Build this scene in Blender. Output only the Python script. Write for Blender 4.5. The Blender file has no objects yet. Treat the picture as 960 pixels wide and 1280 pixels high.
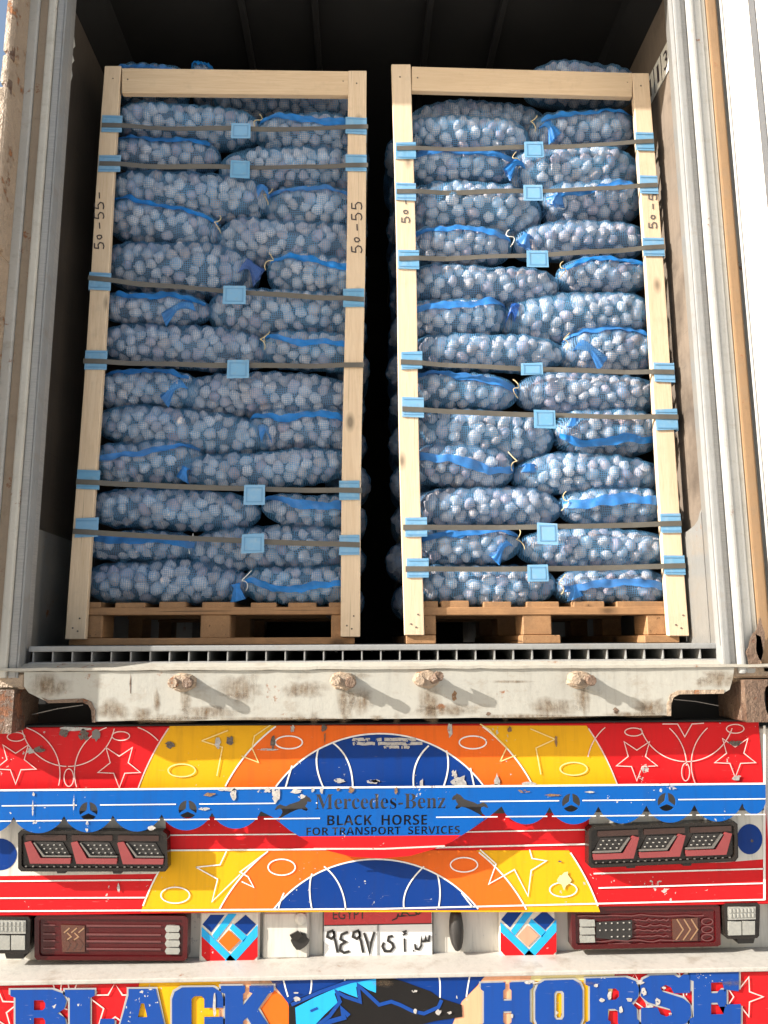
import bpy, bmesh, math, random
import numpy as np
from mathutils import Vector, Matrix, Euler
random.seed(7); rng = np.random.default_rng(11)
S = bpy.context.scene; COL = S.collection
R = math.radians

# ------------------------------------------------------------------ camera, sun, sky, exposure
F_PX, DIST, EYE = 960.0, 2.24, 1.52
PITCH, YAW, ROLL = R(9.5), R(1.9), R(-0.25)
fw = Vector((math.sin(YAW)*math.cos(PITCH), math.cos(YAW)*math.cos(PITCH), math.sin(PITCH)))
r0 = Vector((math.cos(YAW), -math.sin(YAW), 0)); u0 = r0.cross(fw)
rt = math.cos(ROLL)*r0 + math.sin(ROLL)*u0
up = -math.sin(ROLL)*r0 + math.cos(ROLL)*u0
CAM = Vector((0, -DIST, EYE))
cd = bpy.data.cameras.new('camera'); cam = bpy.data.objects.new('camera', cd); COL.objects.link(cam)
cd.sensor_fit = 'VERTICAL'; cd.sensor_height = 36; cd.lens = 36*F_PX/1280
cd.clip_start = .05; cd.clip_end = 3000
cam.matrix_world = Matrix(((rt.x, up.x, -fw.x, CAM.x), (rt.y, up.y, -fw.y, CAM.y), (rt.z, up.z, -fw.z, CAM.z), (0, 0, 0, 1)))
S.camera = cam

SUN_AZ, SUN_EL = R(72), R(25.4)          # light travels towards +x (sideways) and a little into the container
Ld = Vector((math.sin(SUN_AZ)*math.cos(SUN_EL), math.cos(SUN_AZ)*math.cos(SUN_EL), -math.sin(SUN_EL)))
sl = bpy.data.lights.new('sun', 'SUN'); sun = bpy.data.objects.new('sun', sl); COL.objects.link(sun)
sl.energy = 5.0; sl.angle = R(.5); sl.color = (1, .945, .86)
sun.rotation_euler = Ld.to_track_quat('-Z', 'Y').to_euler(); sun.location = (-8, -4, 8)
w = bpy.data.worlds.new('World'); S.world = w; w.use_nodes = True
wn = w.node_tree; wn.nodes.clear()
sky = wn.nodes.new('ShaderNodeTexSky'); sky.sky_type = 'NISHITA'; sky.sun_disc = False
sky.sun_elevation = SUN_EL; sky.sun_rotation = math.atan2(-Ld.x, -Ld.y)
sky.dust_density = 3.5; sky.air_density = 1.3
bg = wn.nodes.new('ShaderNodeBackground'); bg.inputs[1].default_value = .085
wo = wn.nodes.new('ShaderNodeOutputWorld')
wn.links.new(sky.outputs[0], bg.inputs[0]); wn.links.new(bg.outputs[0], wo.inputs[0])
S.view_settings.view_transform = 'Standard'; S.view_settings.look = 'None'
S.view_settings.exposure = 1.25; S.view_settings.gamma = 1
S.cycles.max_bounces = 8; S.cycles.transparent_max_bounces = 16
S.cycles.use_denoising = True

# ------------------------------------------------------------------ photograph pixel -> point on a plane of the place
def ray(px, py): return fw*F_PX + rt*(px-480) - up*(py-640)
def P(px, py, y=0.0):
    d = ray(px, py); return CAM + d*((y-CAM.y)/d.y)
def PX(px, py, X):
    d = ray(px, py); return CAM + d*((X-CAM.x)/d.x)

# ------------------------------------------------------------------ materials
MATS = {}
class NT:
    def __init__(s, name):
        s.m = bpy.data.materials.new(name); s.m.use_nodes = True
        s.t = s.m.node_tree; s.b = s.t.nodes['Principled BSDF']; s.out = s.t.nodes['Material Output']
        MATS[name] = s.m
    def n(s, typ, ins=None, **kw):
        nd = s.t.nodes.new(typ)
        for k, v in kw.items(): setattr(nd, k, v)
        for k, v in (ins or {}).items(): s.put(nd.inputs[k], v)
        return nd
    def put(s, sock, v):
        if isinstance(v, bpy.types.NodeSocket): s.t.links.new(v, sock)
        else:
            if sock.type == 'RGBA' and len(v) == 3: v = (*v, 1)
            sock.default_value = v
    def coord(s, scale=(1, 1, 1), kind='Object', rnd=False, rot=(0, 0, 0)):
        c = s.n('ShaderNodeTexCoord').outputs[kind]
        if rnd:
            r = s.n('ShaderNodeObjectInfo').outputs['Random']
            c = s.n('ShaderNodeVectorMath', {0: c, 1: s.n('ShaderNodeMath', {0: r, 1: 37.0}, operation='MULTIPLY').outputs[0]}, operation='ADD').outputs[0]
        return s.n('ShaderNodeMapping', {'Vector': c, 'Scale': scale, 'Rotation': rot}).outputs[0]
    def noise(s, vec, scale=5, detail=4, rough=.55, dist=0):
        return s.n('ShaderNodeTexNoise', {'Vector': vec, 'Scale': scale, 'Detail': detail, 'Roughness': rough, 'Distortion': dist}).outputs[0]
    def ramp(s, fac, *stops):
        nd = s.n('ShaderNodeValToRGB', {0: fac}); e = nd.color_ramp.elements
        while len(e) < len(stops): e.new(.5)
        for el, (p, c) in zip(e, stops):
            el.position = p; el.color = (c, c, c, 1) if not hasattr(c, '__len__') else (*c, 1)
        return nd.outputs[0]
    def mix(s, fac, a, b, mode='MIX'):
        nd = s.n('ShaderNodeMix', data_type='RGBA', blend_type=mode)
        s.put(nd.inputs[0], fac); s.put(nd.inputs[6], a); s.put(nd.inputs[7], b)
        return nd.outputs[2]
    def math(s, op, a, b=0.0):
        nd = s.n('ShaderNodeMath', operation=op); s.put(nd.inputs[0], a); s.put(nd.inputs[1], b); return nd.outputs[0]
    def bump(s, h, strength=.3, dist=.004):
        s.put(s.b.inputs['Normal'], s.n('ShaderNodeBump', {'Height': h, 'Strength': strength, 'Distance': dist}).outputs[0])
    def set(s, **kw):
        for k, v in kw.items(): s.put(s.b.inputs[k.replace('_', ' ')], v)
        return s.m

def mk_plain(name, col, rough=.5, metal=0., var=.15, scale=20, bump=.1, spec=.5, coat=0.):
    t = NT(name); v = t.coord()
    n1 = t.noise(v, scale, 5); n2 = t.noise(v, scale*.2, 3)
    f = t.math('MULTIPLY', t.math('ADD', n1, n2), .5)
    c = t.mix(f, [x*(1-var) for x in col], [min(1, x*(1+var)) for x in col])
    t.set(Base_Color=c, Roughness=t.ramp(n2, (.3, max(.05, rough-.08)), (.7, min(1, rough+.1))), Metallic=metal)
    t.b.inputs['Specular IOR Level'].default_value = spec
    t.b.inputs['Coat Weight'].default_value = coat
    if bump: t.bump(n1, bump, .002)
    return t.m

def mk_wood(name, light, dark, axis, knots=True, dirt=.0):
    t = NT(name)
    sc = {'x': (1.6, 30, 30), 'y': (30, 1.6, 30), 'z': (30, 30, 1.6)}[axis]
    v = t.coord(sc, rnd=True)
    g = t.noise(v, 1.6, 6, .6, 1.2)
    fine = t.noise(v, 9, 3, .6)
    c = t.mix(t.ramp(g, (.35, 0.), (.68, 1.)), light, [a*.62+b*.38 for a, b in zip(light, dark)])
    c = t.mix(t.ramp(fine, (.45, 0.), (.75, .45)), c, dark)
    big = t.noise(t.coord(rnd=True), 3.2, 3)
    c = t.mix(t.ramp(big, (.35, 0.), (.7, .5)), c, [x*.82 for x in light])
    r = t.n('ShaderNodeObjectInfo').outputs['Random']
    c = t.mix(t.math('MULTIPLY', r, .35), c, [x*.8 for x in light])
    if knots:
        ks = {'x': (4.2, 9, 9), 'y': (9, 4.2, 9), 'z': (9, 9, 4.2)}[axis]
        k = t.n('ShaderNodeTexVoronoi', {'Vector': t.coord(ks, rnd=True), 'Scale': 1., 'Randomness': 1.}).outputs['Distance']
        c = t.mix(t.ramp(k, (.06, .95), (.10, .5), (.17, .0)), c, [x*.28 for x in light])
    cr = t.noise(t.coord({'x': (1.1, 95, 95), 'y': (95, 1.1, 95), 'z': (95, 95, 1.1)}[axis], rnd=True), 1.0, 2, .5)
    c = t.mix(t.ramp(cr, (.70, 0.), (.735, .75)), c, [x*.3 for x in dark])
    sm = t.noise(t.coord(rnd=True), 16, 5, .7)
    c = t.mix(t.ramp(sm, (.56, 0.), (.8, .35)), c, [x*.5 for x in light])
    if dirt:
        d = t.noise(t.coord(), 9, 6, .7)
        c = t.mix(t.ramp(d, (.42, 0.), (.72, dirt)), c, (.07, .05, .035))
    t.set(Base_Color=c, Roughness=.62); t.b.inputs['Specular IOR Level'].default_value = .3
    t.bump(fine, .35, .002)
    return t.m

def mk_paint(name, col, chips=.5, rough=.28, fade=.25, dirt=.35, under=(.42, .41, .39)):
    t = NT(name); v = t.coord()
    big = t.noise(v, 4.5, 5, .6)
    c = t.mix(t.ramp(big, (.45, 0.), (.8, fade)), col, [x*.8+.018 for x in col])
    grime = t.noise(t.coord((16, 16, 1.3)), 3., 6, .65)
    c = t.mix(t.ramp(grime, (.5, 0.), (.8, dirt)), c, [x*.4+.015 for x in col])
    sp = t.noise(v, 75, 3, .6); cl = t.noise(v, 7, 3, .6)
    mask = t.math('GREATER_THAN', t.math('ADD', t.math('MULTIPLY', sp, .62), t.math('MULTIPLY', cl, .52)), .765-.045*chips)
    c = t.mix(mask, c, under)
    sv = t.noise(t.coord((9, 9, 150), rot=(0, R(14), 0)), 3, 2, .5)
    c = t.mix(t.ramp(sv, (.72, 0.), (.78, .35*chips)), c, under)
    rg = t.mix(mask, t.ramp(cl, (.3, rough), (.75, rough+.25)), (.75, .75, .75))
    t.set(Base_Color=c, Roughness=rg); t.b.inputs['Specular IOR Level'].default_value = .15
    wv = t.noise(v, 5, 2)
    t.bump(t.math('ADD', t.math('MULTIPLY', wv, 2.), t.math('MULTIPLY', sp, .2)), .12, .004)
    return t.m

def mk_oldpaint(name, col, rust=.5, streak=.5, rough=.5, rustcol=(.13, .055, .025)):
    t = NT(name); v = t.coord()
    big = t.noise(v, 3, 6, .65)
    c = t.mix(t.ramp(big, (.35, 0.), (.75, .6)), col, [x*.72 for x in col])
    st = t.noise(t.coord((14, 14, .8)), 3, 6, .7)
    pm = t.ramp(t.noise(v, 2.2, 4, .6), (.42, .08), (.66, 1.))
    c = t.mix(t.math('MULTIPLY', t.ramp(st, (.5, 0.), (.8, streak)), pm), c, [x*.45 for x in col])
    bl = t.noise(t.coord((1, 1, 1.6)), 11, 7, .72)
    c = t.mix(t.ramp(bl, (.54, 0.), (.76, streak*.9)), c, (.20, .15, .10))
    sp = t.noise(v, 60, 4, .7)
    c = t.mix(t.ramp(sp, (.55, 0.), (.8, .4)), c, [x*.5 for x in col])
    b2 = t.noise(v, 9, 8, .72); b3 = t.noise(v, 45, 4, .7)
    rm = t.ramp(t.math('ADD', t.math('MULTIPLY', b2, .75), t.math('MULTIPLY', b3, .3)), (.66-.1*rust, 0.), (.71-.1*rust, 1.))
    c = t.mix(rm, c, t.mix(b3, rustcol, [x*2.3 for x in rustcol]))
    sc = t.noise(t.coord((60, 60, 4), rot=(0, R(70), 0)), 2, 3, .6)
    c = t.mix(t.ramp(sc, (.66, 0.), (.72, .4)), c, [x*.45 for x in col])
    t.set(Base_Color=c, Roughness=t.mix(rm, (rough,)*3, (.9, .9, .9)))
    t.bump(t.math('ADD', b3, t.math('MULTIPLY', rm, -.6)), .3 if rust < .6 else .9, .004 if rust < .6 else .012)
    return t.m

def mk_net(name, dense, col, pitch=(.0068, .0068), alpha_lo=.0):
    t = NT(name)
    uv = t.n('ShaderNodeTexCoord').outputs['UV']
    wob = t.n('ShaderNodeTexNoise', {'Vector': uv, 'Scale': 16., 'Detail': 3.}).outputs[1]
    uv2 = t.n('ShaderNodeVectorMath', {0: uv, 1: t.n('ShaderNodeVectorMath', {0: wob, 3: .017}, operation='SCALE').outputs[0]}, operation='ADD').outputs[0]
    sep = t.n('ShaderNodeSeparateXYZ', {0: uv2})
    def line(o, p):
        f = t.math('FRACT', t.math('DIVIDE', o, p)); return t.math('LESS_THAN', f, den)
    den = t.math('MULTIPLY', t.ramp(t.noise(uv, 19, 3), (.3, .55), (.72, 1.)), dense*1.35) if not alpha_lo else dense
    ln = t.math('MAXIMUM', line(sep.outputs[0], pitch[0]), line(sep.outputs[1], pitch[1]))
    if alpha_lo: ln = t.math('MAXIMUM', ln, alpha_lo)
    r = t.n('ShaderNodeObjectInfo').outputs['Random']
    pn = t.noise(uv, 14, 3)
    c = t.mix(t.ramp(pn, (.35, 0.), (.7, 1.)), [x*.75 for x in col], [min(1, x*1.3) for x in col])
    c = t.mix(t.math('MULTIPLY', r, .3), c, (.16, .22, .36))
    t.set(Base_Color=c, Roughness=.42)
    t.b.inputs['Specular IOR Level'].default_value = .5
    tr = t.n('ShaderNodeBsdfTranslucent', {0: c})
    a = t.n('ShaderNodeMixShader', {0: .3, 1: t.b.outputs[0], 2: tr.outputs[0]})
    tp = t.n('ShaderNodeBsdfTransparent')
    o = t.n('ShaderNodeMixShader', {0: ln, 1: tp.outputs[0], 2: a.outputs[0]})
    t.t.links.new(o.outputs[0], t.out.inputs[0])
    return t.m

def mk_garlic(name, base, purple, low):
    t = NT(name)
    v = t.coord((1, 1, 1)); rnd = t.n('ShaderNodeObjectInfo').outputs['Random']
    sep = t.n('ShaderNodeSeparateXYZ', {0: v})
    ang = t.math('ARCTAN2', sep.outputs[1], sep.outputs[0])
    cv = t.n('ShaderNodeCombineXYZ', {0: t.math('MULTIPLY', ang, 4.0), 1: t.math('MULTIPLY', sep.outputs[2], 20.), 2: t.math('MULTIPLY', rnd, 50.)}).outputs[0]
    st = t.noise(cv, 1.7, 4, .6)
    pt = t.noise(t.coord(rnd=True), 38, 4, .6)
    c = t.mix(t.ramp(st, (.38, 0.), (.68, 1.)), base, purple)
    c = t.mix(t.ramp(pt, (.52, 0.), (.75, .75)), c, low)
    c = t.mix(t.math('MULTIPLY', rnd, .55), c, low)
    r2 = t.math('FRACT', t.math('MULTIPLY', rnd, 13.7))
    c = t.mix(t.ramp(r2, (.62, 0.), (.95, .6)), c, (.40, .27, .22))
    c = t.mix(t.ramp(t.math('FRACT', t.math('MULTIPLY', rnd, 5.3)), (.6, 0.), (.95, .55)), c, (.33, .22, .31))
    t.set(Base_Color=c, Roughness=.42)
    t.bump(st, .25, .003)
    return t.m

mk_wood('wood_up', (.72, .57, .41), (.44, .29, .15), 'z')
mk_wood('wood_beam', (.68, .52, .35), (.42, .27, .14), 'x')
mk_wood('pallet_x', (.40, .22, .105), (.16, .075, .03), 'x', dirt=.45)
mk_wood('pallet_y', (.38, .21, .10), (.15, .07, .03), 'y', dirt=.45)
mk_net('net', .23, (.11, .325, .58))
mk_net('net_dense', .55, (.012, .10, .42), (.0045, .0045), .25)
mk_net('seam_blue', .5, (.010, .21, .62), (.0045, .0045), .80)
mk_garlic('garlic', (.84, .82, .80), (.48, .40, .46), (.30, .27, .29))
mk_plain('garlic_shade', (.10, .09, .11), .8, var=.5, scale=60, bump=.5)
mk_plain('string', (.62, .50, .28), .8, var=.3, scale=200)
mk_plain('string_white', (.75, .73, .66), .8, var=.2, scale=200)
mk_plain('strap', (.10, .092, .078), .42, var=.35, scale=90)
t = NT('tag_blue'); v = t.coord(); r = t.n('ShaderNodeObjectInfo').outputs['Random']; n = t.noise(v, 45, 5, .7)
c = t.mix(r, (.12, .31, .50), (.18, .37, .58)); c = t.mix(t.ramp(n, (.5, 0.), (.75, .5)), c, (.34, .44, .52)); c = t.mix(t.ramp(t.noise(v, 22, 4, .6), (.56, 0.), (.78, .45)), c, (.10, .16, .20))
t.set(Base_Color=c, Roughness=.5); t.bump(n, .2, .002)
mk_plain('tag_blue_edge', (.11, .27, .46), .5, var=.12, scale=60)
mk_plain('ink', (.035, .025, .03), .6, var=.3, scale=90, bump=0)
mk_plain('ink_grey', (.09, .08, .08), .6, var=.3, scale=90, bump=0)
mk_oldpaint('sill_paint', (.385, .375, .335), rust=.3, streak=.7)
mk_oldpaint('ledge_paint', (.40, .38, .33), rust=.35, streak=.6)
mk_oldpaint('white_post', (.42, .425, .415), rust=.3, streak=.6)
mk_oldpaint('white_door', (.62, .60, .57), rust=.0, streak=.12, rough=.35)
mk_oldpaint('cream_strip', (.49, .47, .42), rust=.35, streak=.5)
mk_oldpaint('grey_post', (.49, .48, .45), rust=.3, streak=.6)
mk_oldpaint('brown_gasket', (.33, .26, .19), rust=.5, streak=.6)
mk_oldpaint('orange_gasket', (.27, .165, .085), rust=.35, streak=.8)
mk_oldpaint('rust', (.15, .095, .065), rust=.9, streak=.6, rustcol=(.12, .05, .025))
mk_oldpaint('rust_light', (.38, .29, .21), rust=.75, streak=.7, rustcol=(.20, .085, .035))
t = NT('alu'); v = t.coord(); n = t.noise(t.coord((8, 8, 90)), 3, 5, .65); b = t.noise(v, 6, 5, .6)
t.set(Base_Color=t.mix(n, (.20, .20, .20), (.40, .39, .37)), Metallic=t.ramp(b, (.3, .1), (.7, .35)), Roughness=t.ramp(b, (.3, .38), (.7, .6))); t.bump(n, .2, .002)
mk_oldpaint('dirty_white', (.45, .43, .39), rust=.2, streak=.85)
mk_oldpaint('seam_grey', (.085, .088, .095), rust=.0, streak=.3)
mk_oldpaint('alu_dull', (.19, .185, .175), rust=.2, streak=.6, rough=.4)
mk_oldpaint('alu_white', (.26, .265, .265), rust=.1, streak=.55, rough=.45)
for nm, k in (('lining', 1.), ('lining_sunlit', 1.75)):  # second one is the same lining, brightened in colour for the sunlit wall
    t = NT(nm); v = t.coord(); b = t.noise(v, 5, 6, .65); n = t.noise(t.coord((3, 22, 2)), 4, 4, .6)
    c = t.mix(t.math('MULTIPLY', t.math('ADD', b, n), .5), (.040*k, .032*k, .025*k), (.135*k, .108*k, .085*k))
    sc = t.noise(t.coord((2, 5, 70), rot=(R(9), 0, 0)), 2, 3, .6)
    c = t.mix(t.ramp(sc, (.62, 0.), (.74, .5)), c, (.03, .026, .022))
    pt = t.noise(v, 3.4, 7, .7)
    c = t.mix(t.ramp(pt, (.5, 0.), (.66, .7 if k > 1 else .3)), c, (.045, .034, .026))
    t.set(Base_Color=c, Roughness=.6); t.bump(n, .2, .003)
mk_plain('shade_black', (.006, .0055, .005), .7, var=.4, scale=12, bump=.1)  # shade of the ceiling and gaps put into a near-black colour
mk_plain('sticker', (.60, .60, .56), .5, var=.1, scale=30)
RED, YEL, ORA, BLU, SKYB = (.56, .010, .014), (.72, .37, .008), (.74, .13, .012), (.002, .034, .20), (.0015, .085, .35)
mk_paint('paint_red', RED); mk_paint('paint_yellow', YEL); mk_paint('paint_orange', ORA)
mk_paint('paint_blue', BLU); mk_paint('paint_sky', SKYB, chips=.35); mk_paint('paint_white', (.60, .575, .52), chips=.3, dirt=.8)
mk_paint('paint_line', (.78, .76, .73), chips=.6, dirt=.5, under=(.30, .27, .27)); mk_paint('paint_line_pink', (.74, .52, .49), chips=1.0, dirt=.5, under=(.42, .10, .10))
mk_paint('paint_line_yellow', (.80, .62, .25), chips=.1, dirt=.15)
mk_paint('paint_black', (.012, .011, .011), chips=.4, dirt=.1); mk_paint('paint_cyan', (.02, .36, .74), chips=.3)
mk_paint('paint_peach', (.78, .38, .22), chips=.5); mk_paint('paint_pale', (.74, .62, .30), chips=1.1)
mk_paint('paint_grey', (.34, .34, .34), chips=.6); mk_paint('paint_letter', (.008, .055, .27), chips=1.0)
mk_paint('paint_salmon', (.62, .30, .20), chips=.5)
def mk_flake(name, col, col2, s1=130, thr=.43):
    t = NT(name); v = t.coord(); a = t.noise(v, s1, 4, .7); b = t.noise(v, s1*.3, 3, .6)
    t.set(Base_Color=t.mix(t.ramp(a, (.35, 0.), (.65, 1.)), col, col2), Roughness=.75)
    m = t.math('GREATER_THAN', t.math('ADD', t.math('MULTIPLY', a, .45), t.math('MULTIPLY', b, .55)), thr)
    tp = t.n('ShaderNodeBsdfTransparent')
    o = t.n('ShaderNodeMixShader', {0: m, 1: tp.outputs[0], 2: t.b.outputs[0]}); t.t.links.new(o.outputs[0], t.out.inputs[0])
mk_flake('chip', (.50, .48, .46), (.30, .28, .26)); mk_flake('chip_dark', (.05, .04, .035), (.16, .13, .11)); mk_flake('chip_rust', (.28, .16, .08), (.12, .06, .03))
t = NT('stain'); v = t.coord(); a = t.noise(v, 55, 6, .72); b = t.noise(t.coord((40, 40, 7)), 2, 5, .65)
t.set(Base_Color=t.mix(t.ramp(a, (.4, 0.), (.65, 1.)), (.24, .17, .10), (.11, .065, .035)), Roughness=.85)
fd = t.n('ShaderNodeAttribute', attribute_name='fade').outputs['Fac']
m_ = t.math('MULTIPLY', fd, t.ramp(t.math('MULTIPLY', t.math('ADD', a, b), .5), (.36, .05), (.62, 1.)))
o_ = t.n('ShaderNodeMixShader', {0: m_, 1: t.n('ShaderNodeBsdfTransparent').outputs[0], 2: t.b.outputs[0]}); t.t.links.new(o_.outputs[0], t.out.inputs[0])
mk_plain('steel_grey', (.16, .15, .145), .5, .4, var=.3, scale=30)
mk_plain('backing_shade', (.055, .050, .047), .6, .1, var=.4, scale=30)
mk_plain('rubber', (.018, .016, .015), .5, var=.3, scale=30)
mk_plain('lamp_black', (.014, .011, .009), .2, var=.4, scale=40, bump=.05, spec=.4)
mk_plain('lamp_brown', (.04, .02, .016), .15, var=.4, scale=40, spec=.4)
mk_plain('lamp_pink', (.22, .04, .042), .25, var=.2, scale=40)
mk_plain('lamp_red', (.060, .003, .004), .12, var=.3, scale=25, bump=.06, spec=.35, coat=.1)
mk_plain('lamp_red_line', (.12, .035, .035), .2, var=.3, scale=50)
mk_plain('lamp_amber', (.075, .02, .009), .2, var=.3, scale=60, coat=.5)
mk_plain('lamp_amber_line', (.30, .17, .09), .25, var=.2, scale=60)
mk_plain('lamp_clear', (.34, .34, .31), .15, .35, var=.35, scale=120, bump=.5, coat=.6)
mk_plain('led', (.33, .315, .29), .2, .2, var=.1, scale=60)
mk_plain('chrome', (.20, .185, .17), .25, .6, var=.2, scale=40)
mk_plain('plate_white', (.72, .72, .71), .3, var=.06, scale=30)
mk_plain('plate_red', (.52, .03, .035), .3, var=.15, scale=30)
mk_plain('plate_grey', (.28, .28, .28), .4, var=.15, scale=30)
t = NT('ground'); v = t.coord(); n = t.noise(v, .5, 8, .65); n2 = t.noise(v, 25, 6, .7)
t.set(Base_Color=t.mix(t.math('MULTIPLY', t.math('ADD', n, n2), .5), (.42, .395, .36), (.60, .57, .53)), Roughness=.9); t.bump(n2, .5, .02)

# ------------------------------------------------------------------ building helpers
def thing(name, label, cat, loc=(0, 0, 0), group=None, rot=(0, 0, 0)):
    o = bpy.data.objects.new(name, None); COL.objects.link(o)
    o.empty_display_size = .05; o.location = loc; o.rotation_euler = rot
    o['label'] = label; o['category'] = cat
    if group: o['group'] = group
    return o
def wloc(o):
    p = Vector((0, 0, 0))
    while o is not None: p += o.location; o = o.parent
    return p
def link(name, me, mat, parent, loc=None):
    o = bpy.data.objects.new(name, me); COL.objects.link(o)
    if mat and not me.materials: me.materials.append(MATS[mat])
    if parent is not None: o.parent = parent
    if loc is not None: o.location = loc
    return o
def emit(name, bm, mat, parent, smooth=False, label=None):
    """verts of bm are in the place's coordinates; the object is linked below parent"""
    off = wloc(parent) if parent is not None else Vector((0, 0, 0))
    bmesh.ops.translate(bm, verts=bm.verts, vec=-off)
    me = bpy.data.meshes.new(name); bm.to_mesh(me); bm.free()
    if smooth:
        for p in me.polygons: p.use_smooth = True
    o = link(name, me, mat, parent)
    if label: o['label'] = label
    return o
def box(bm, x0, x1, y0, y1, z0, z1, bev=.002, seg=1):
    b = bmesh.new(); bmesh.ops.create_cube(b, size=1)
    for v in b.verts: v.co = Vector(((x0+x1)/2+v.co.x*(x1-x0), (y0+y1)/2+v.co.y*(y1-y0), (z0+z1)/2+v.co.z*(z1-z0)))
    if bev: bmesh.ops.bevel(b, geom=b.edges[:], offset=bev, segments=seg, affect='EDGES', profile=.6)
    me = bpy.data.meshes.new('t'); b.to_mesh(me); b.free(); bm.from_mesh(me); bpy.data.meshes.remove(me)
    return bm
def boxo(name, mat, parent, x0, x1, y0, y1, z0, z1, bev=.002, seg=1, label=None):
    return emit(name, box(bmesh.new(), x0, x1, y0, y1, z0, z1, bev, seg), mat, parent, label=label)
def pxbox(name, mat, parent, a, b, y0, y1, bev=.002, label=None):
    """box whose front face spans the pixel rectangle a..b on the plane y0"""
    p, q = P(*a, y0), P(*b, y0)
    return boxo(name, mat, parent, min(p.x, q.x), max(p.x, q.x), y0, y1, min(p.z, q.z), max(p.z, q.z), bev, label=label)
def quadprism(bm, pts, y0, y1, bev=.0):
    """prism over a world (x,z) outline between depths y0 (front) and y1"""
    f = [bm.verts.new((p[0], y0, p[1])) for p in pts]; k = [bm.verts.new((p[0], y1, p[1])) for p in pts]
    bm.faces.new(f); bm.faces.new(k[::-1])
    n = len(pts)
    for i in range(n): bm.faces.new((f[i], k[i], k[(i+1) % n], f[(i+1) % n]))
    return bm
def curve_mesh(loops, depth=0.0, beziers=()):
    """fills flat loops (even-odd) and thickens them; returns a mesh in (x,y) with z the thickness"""
    c = bpy.data.curves.new('c', 'CURVE'); c.dimensions = '2D'; c.fill_mode = 'BOTH'; c.extrude = depth/2; c.resolution_u = 4
    for L in loops:
        s = c.splines.new('POLY'); s.points.add(len(L)-1); s.use_cyclic_u = True
        for p, q in zip(s.points, L): p.co = (q[0], q[1], 0, 1)
    for sp in beziers:
        s = c.splines.new('BEZIER'); s.bezier_points.add(len(sp)-1); s.use_cyclic_u = True
        for p, (co, hl, hr) in zip(s.bezier_points, sp):
            p.handle_left_type = p.handle_right_type = 'FREE'
            p.co = (*co, 0); p.handle_left = (*hl, 0); p.handle_right = (*hr, 0)
    o = bpy.data.objects.new('c', c); COL.objects.link(o)
    dg = bpy.context.evaluated_depsgraph_get(); dg.update()
    me = bpy.data.meshes.new_from_object(o.evaluated_get(dg))
    bpy.data.objects.remove(o); bpy.data.curves.remove(c)
    return me
def shape(name, mat, parent, loops, y, depth=0.0, beziers=(), label=None):
    """loops in photograph pixels -> plate lying on the plane y (front face), real size"""
    W = lambda p: (P(p[0], p[1], y).x, P(p[0], p[1], y).z)
    me = curve_mesh([[W(p) for p in L] for L in loops], depth, [[(W(a), W(b), W(c)) for a, b, c in sp] for sp in beziers])
    off = wloc(parent)
    for v in me.vertices: v.co = Vector((v.co.x, y+depth/2+v.co.z, v.co.y))-off
    me.name = name; me.materials.clear()
    o = link(name, me, mat, parent)
    if label: o['label'] = label
    return o
def ribbon(bm, pts, wpx, y, closed=False):
    """painted stroke: ribbon of width wpx pixels along pixel points on plane y"""
    pts = [Vector(p) for p in pts]; n = len(pts); L, Rr = [], []
    for i, p in enumerate(pts):
        a = pts[(i-1) % n] if (closed or i > 0) else p; b = pts[(i+1) % n] if (closed or i < n-1) else p
        d1 = (p-a).normalized() if (p-a).length > 1e-6 else (b-p).normalized()
        d2 = (b-p).normalized() if (b-p).length > 1e-6 else d1
        n1 = Vector((-d1.y, d1.x)); n2 = Vector((-d2.y, d2.x)); m = (n1+n2)
        m = m.normalized() if m.length > 1e-4 else n1
        k = min(2.2, 1/max(.3, m.dot(n1)))
        L.append(bm.verts.new(P(*(p+m*wpx/2*k), y))); Rr.append(bm.verts.new(P(*(p-m*wpx/2*k), y)))
    for i in range(n if closed else n-1):
        j = (i+1) % n
        bm.faces.new((L[i], L[j], Rr[j], Rr[i]))
    return bm
def strokes(name, mat, parent, lines, wpx, y, label=None):
    bm = bmesh.new()
    for l in lines:
        closed = l[0] == 'c'
        ribbon(bm, l[1:] if closed else l, wpx, y, closed)
    return emit(name, bm, mat, parent, label=label)
def ellipse(cx, cy, a, b, n=28, t0=0, t1=360):
    if t1-t0 >= 360: return ['c']+[(cx+a*math.cos(R(360*i/n)), cy+b*math.sin(R(360*i/n))) for i in range(n)]
    return [(cx+a*math.cos(R(t0+(t1-t0)*i/n)), cy+b*math.sin(R(t0+(t1-t0)*i/n))) for i in range(n+1)]
def arc3(a, b, c, n=12):
    """smooth curve through three pixel points"""
    q = [2*b[i]-.5*a[i]-.5*c[i] for i in (0, 1)]
    return [tuple((1-t)**2*a[i]+2*t*(1-t)*q[i]+t*t*c[i] for i in (0, 1)) for t in [k/n for k in range(n+1)]]
def star(cx, cy, r, rot=90, inner=.42):
    return ['c']+[(cx+(r if k % 2 == 0 else r*inner)*math.cos(R(rot+36*k)), cy+(r if k % 2 == 0 else r*inner)*math.sin(R(rot+36*k))) for k in range(10)]
def seg(cx, cy, rad, yt, yb, n=40):
    """part of a disc between two pixel rows"""
    out = []
    a0 = math.asin(max(-1, min(1, (yb-cy)/rad))); a1 = math.asin(max(-1, min(1, (yt-cy)/rad)))
    Ra = [(cx+rad*math.cos(a0+(a1-a0)*i/n), cy+rad*math.sin(a0+(a1-a0)*i/n)) for i in range(n+1)]
    La = [(2*cx-x, y) for x, y in reversed(Ra)]
    if abs(Ra[-1][0]-La[0][0]) < .01: La = La[1:]
    return Ra+La
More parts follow.
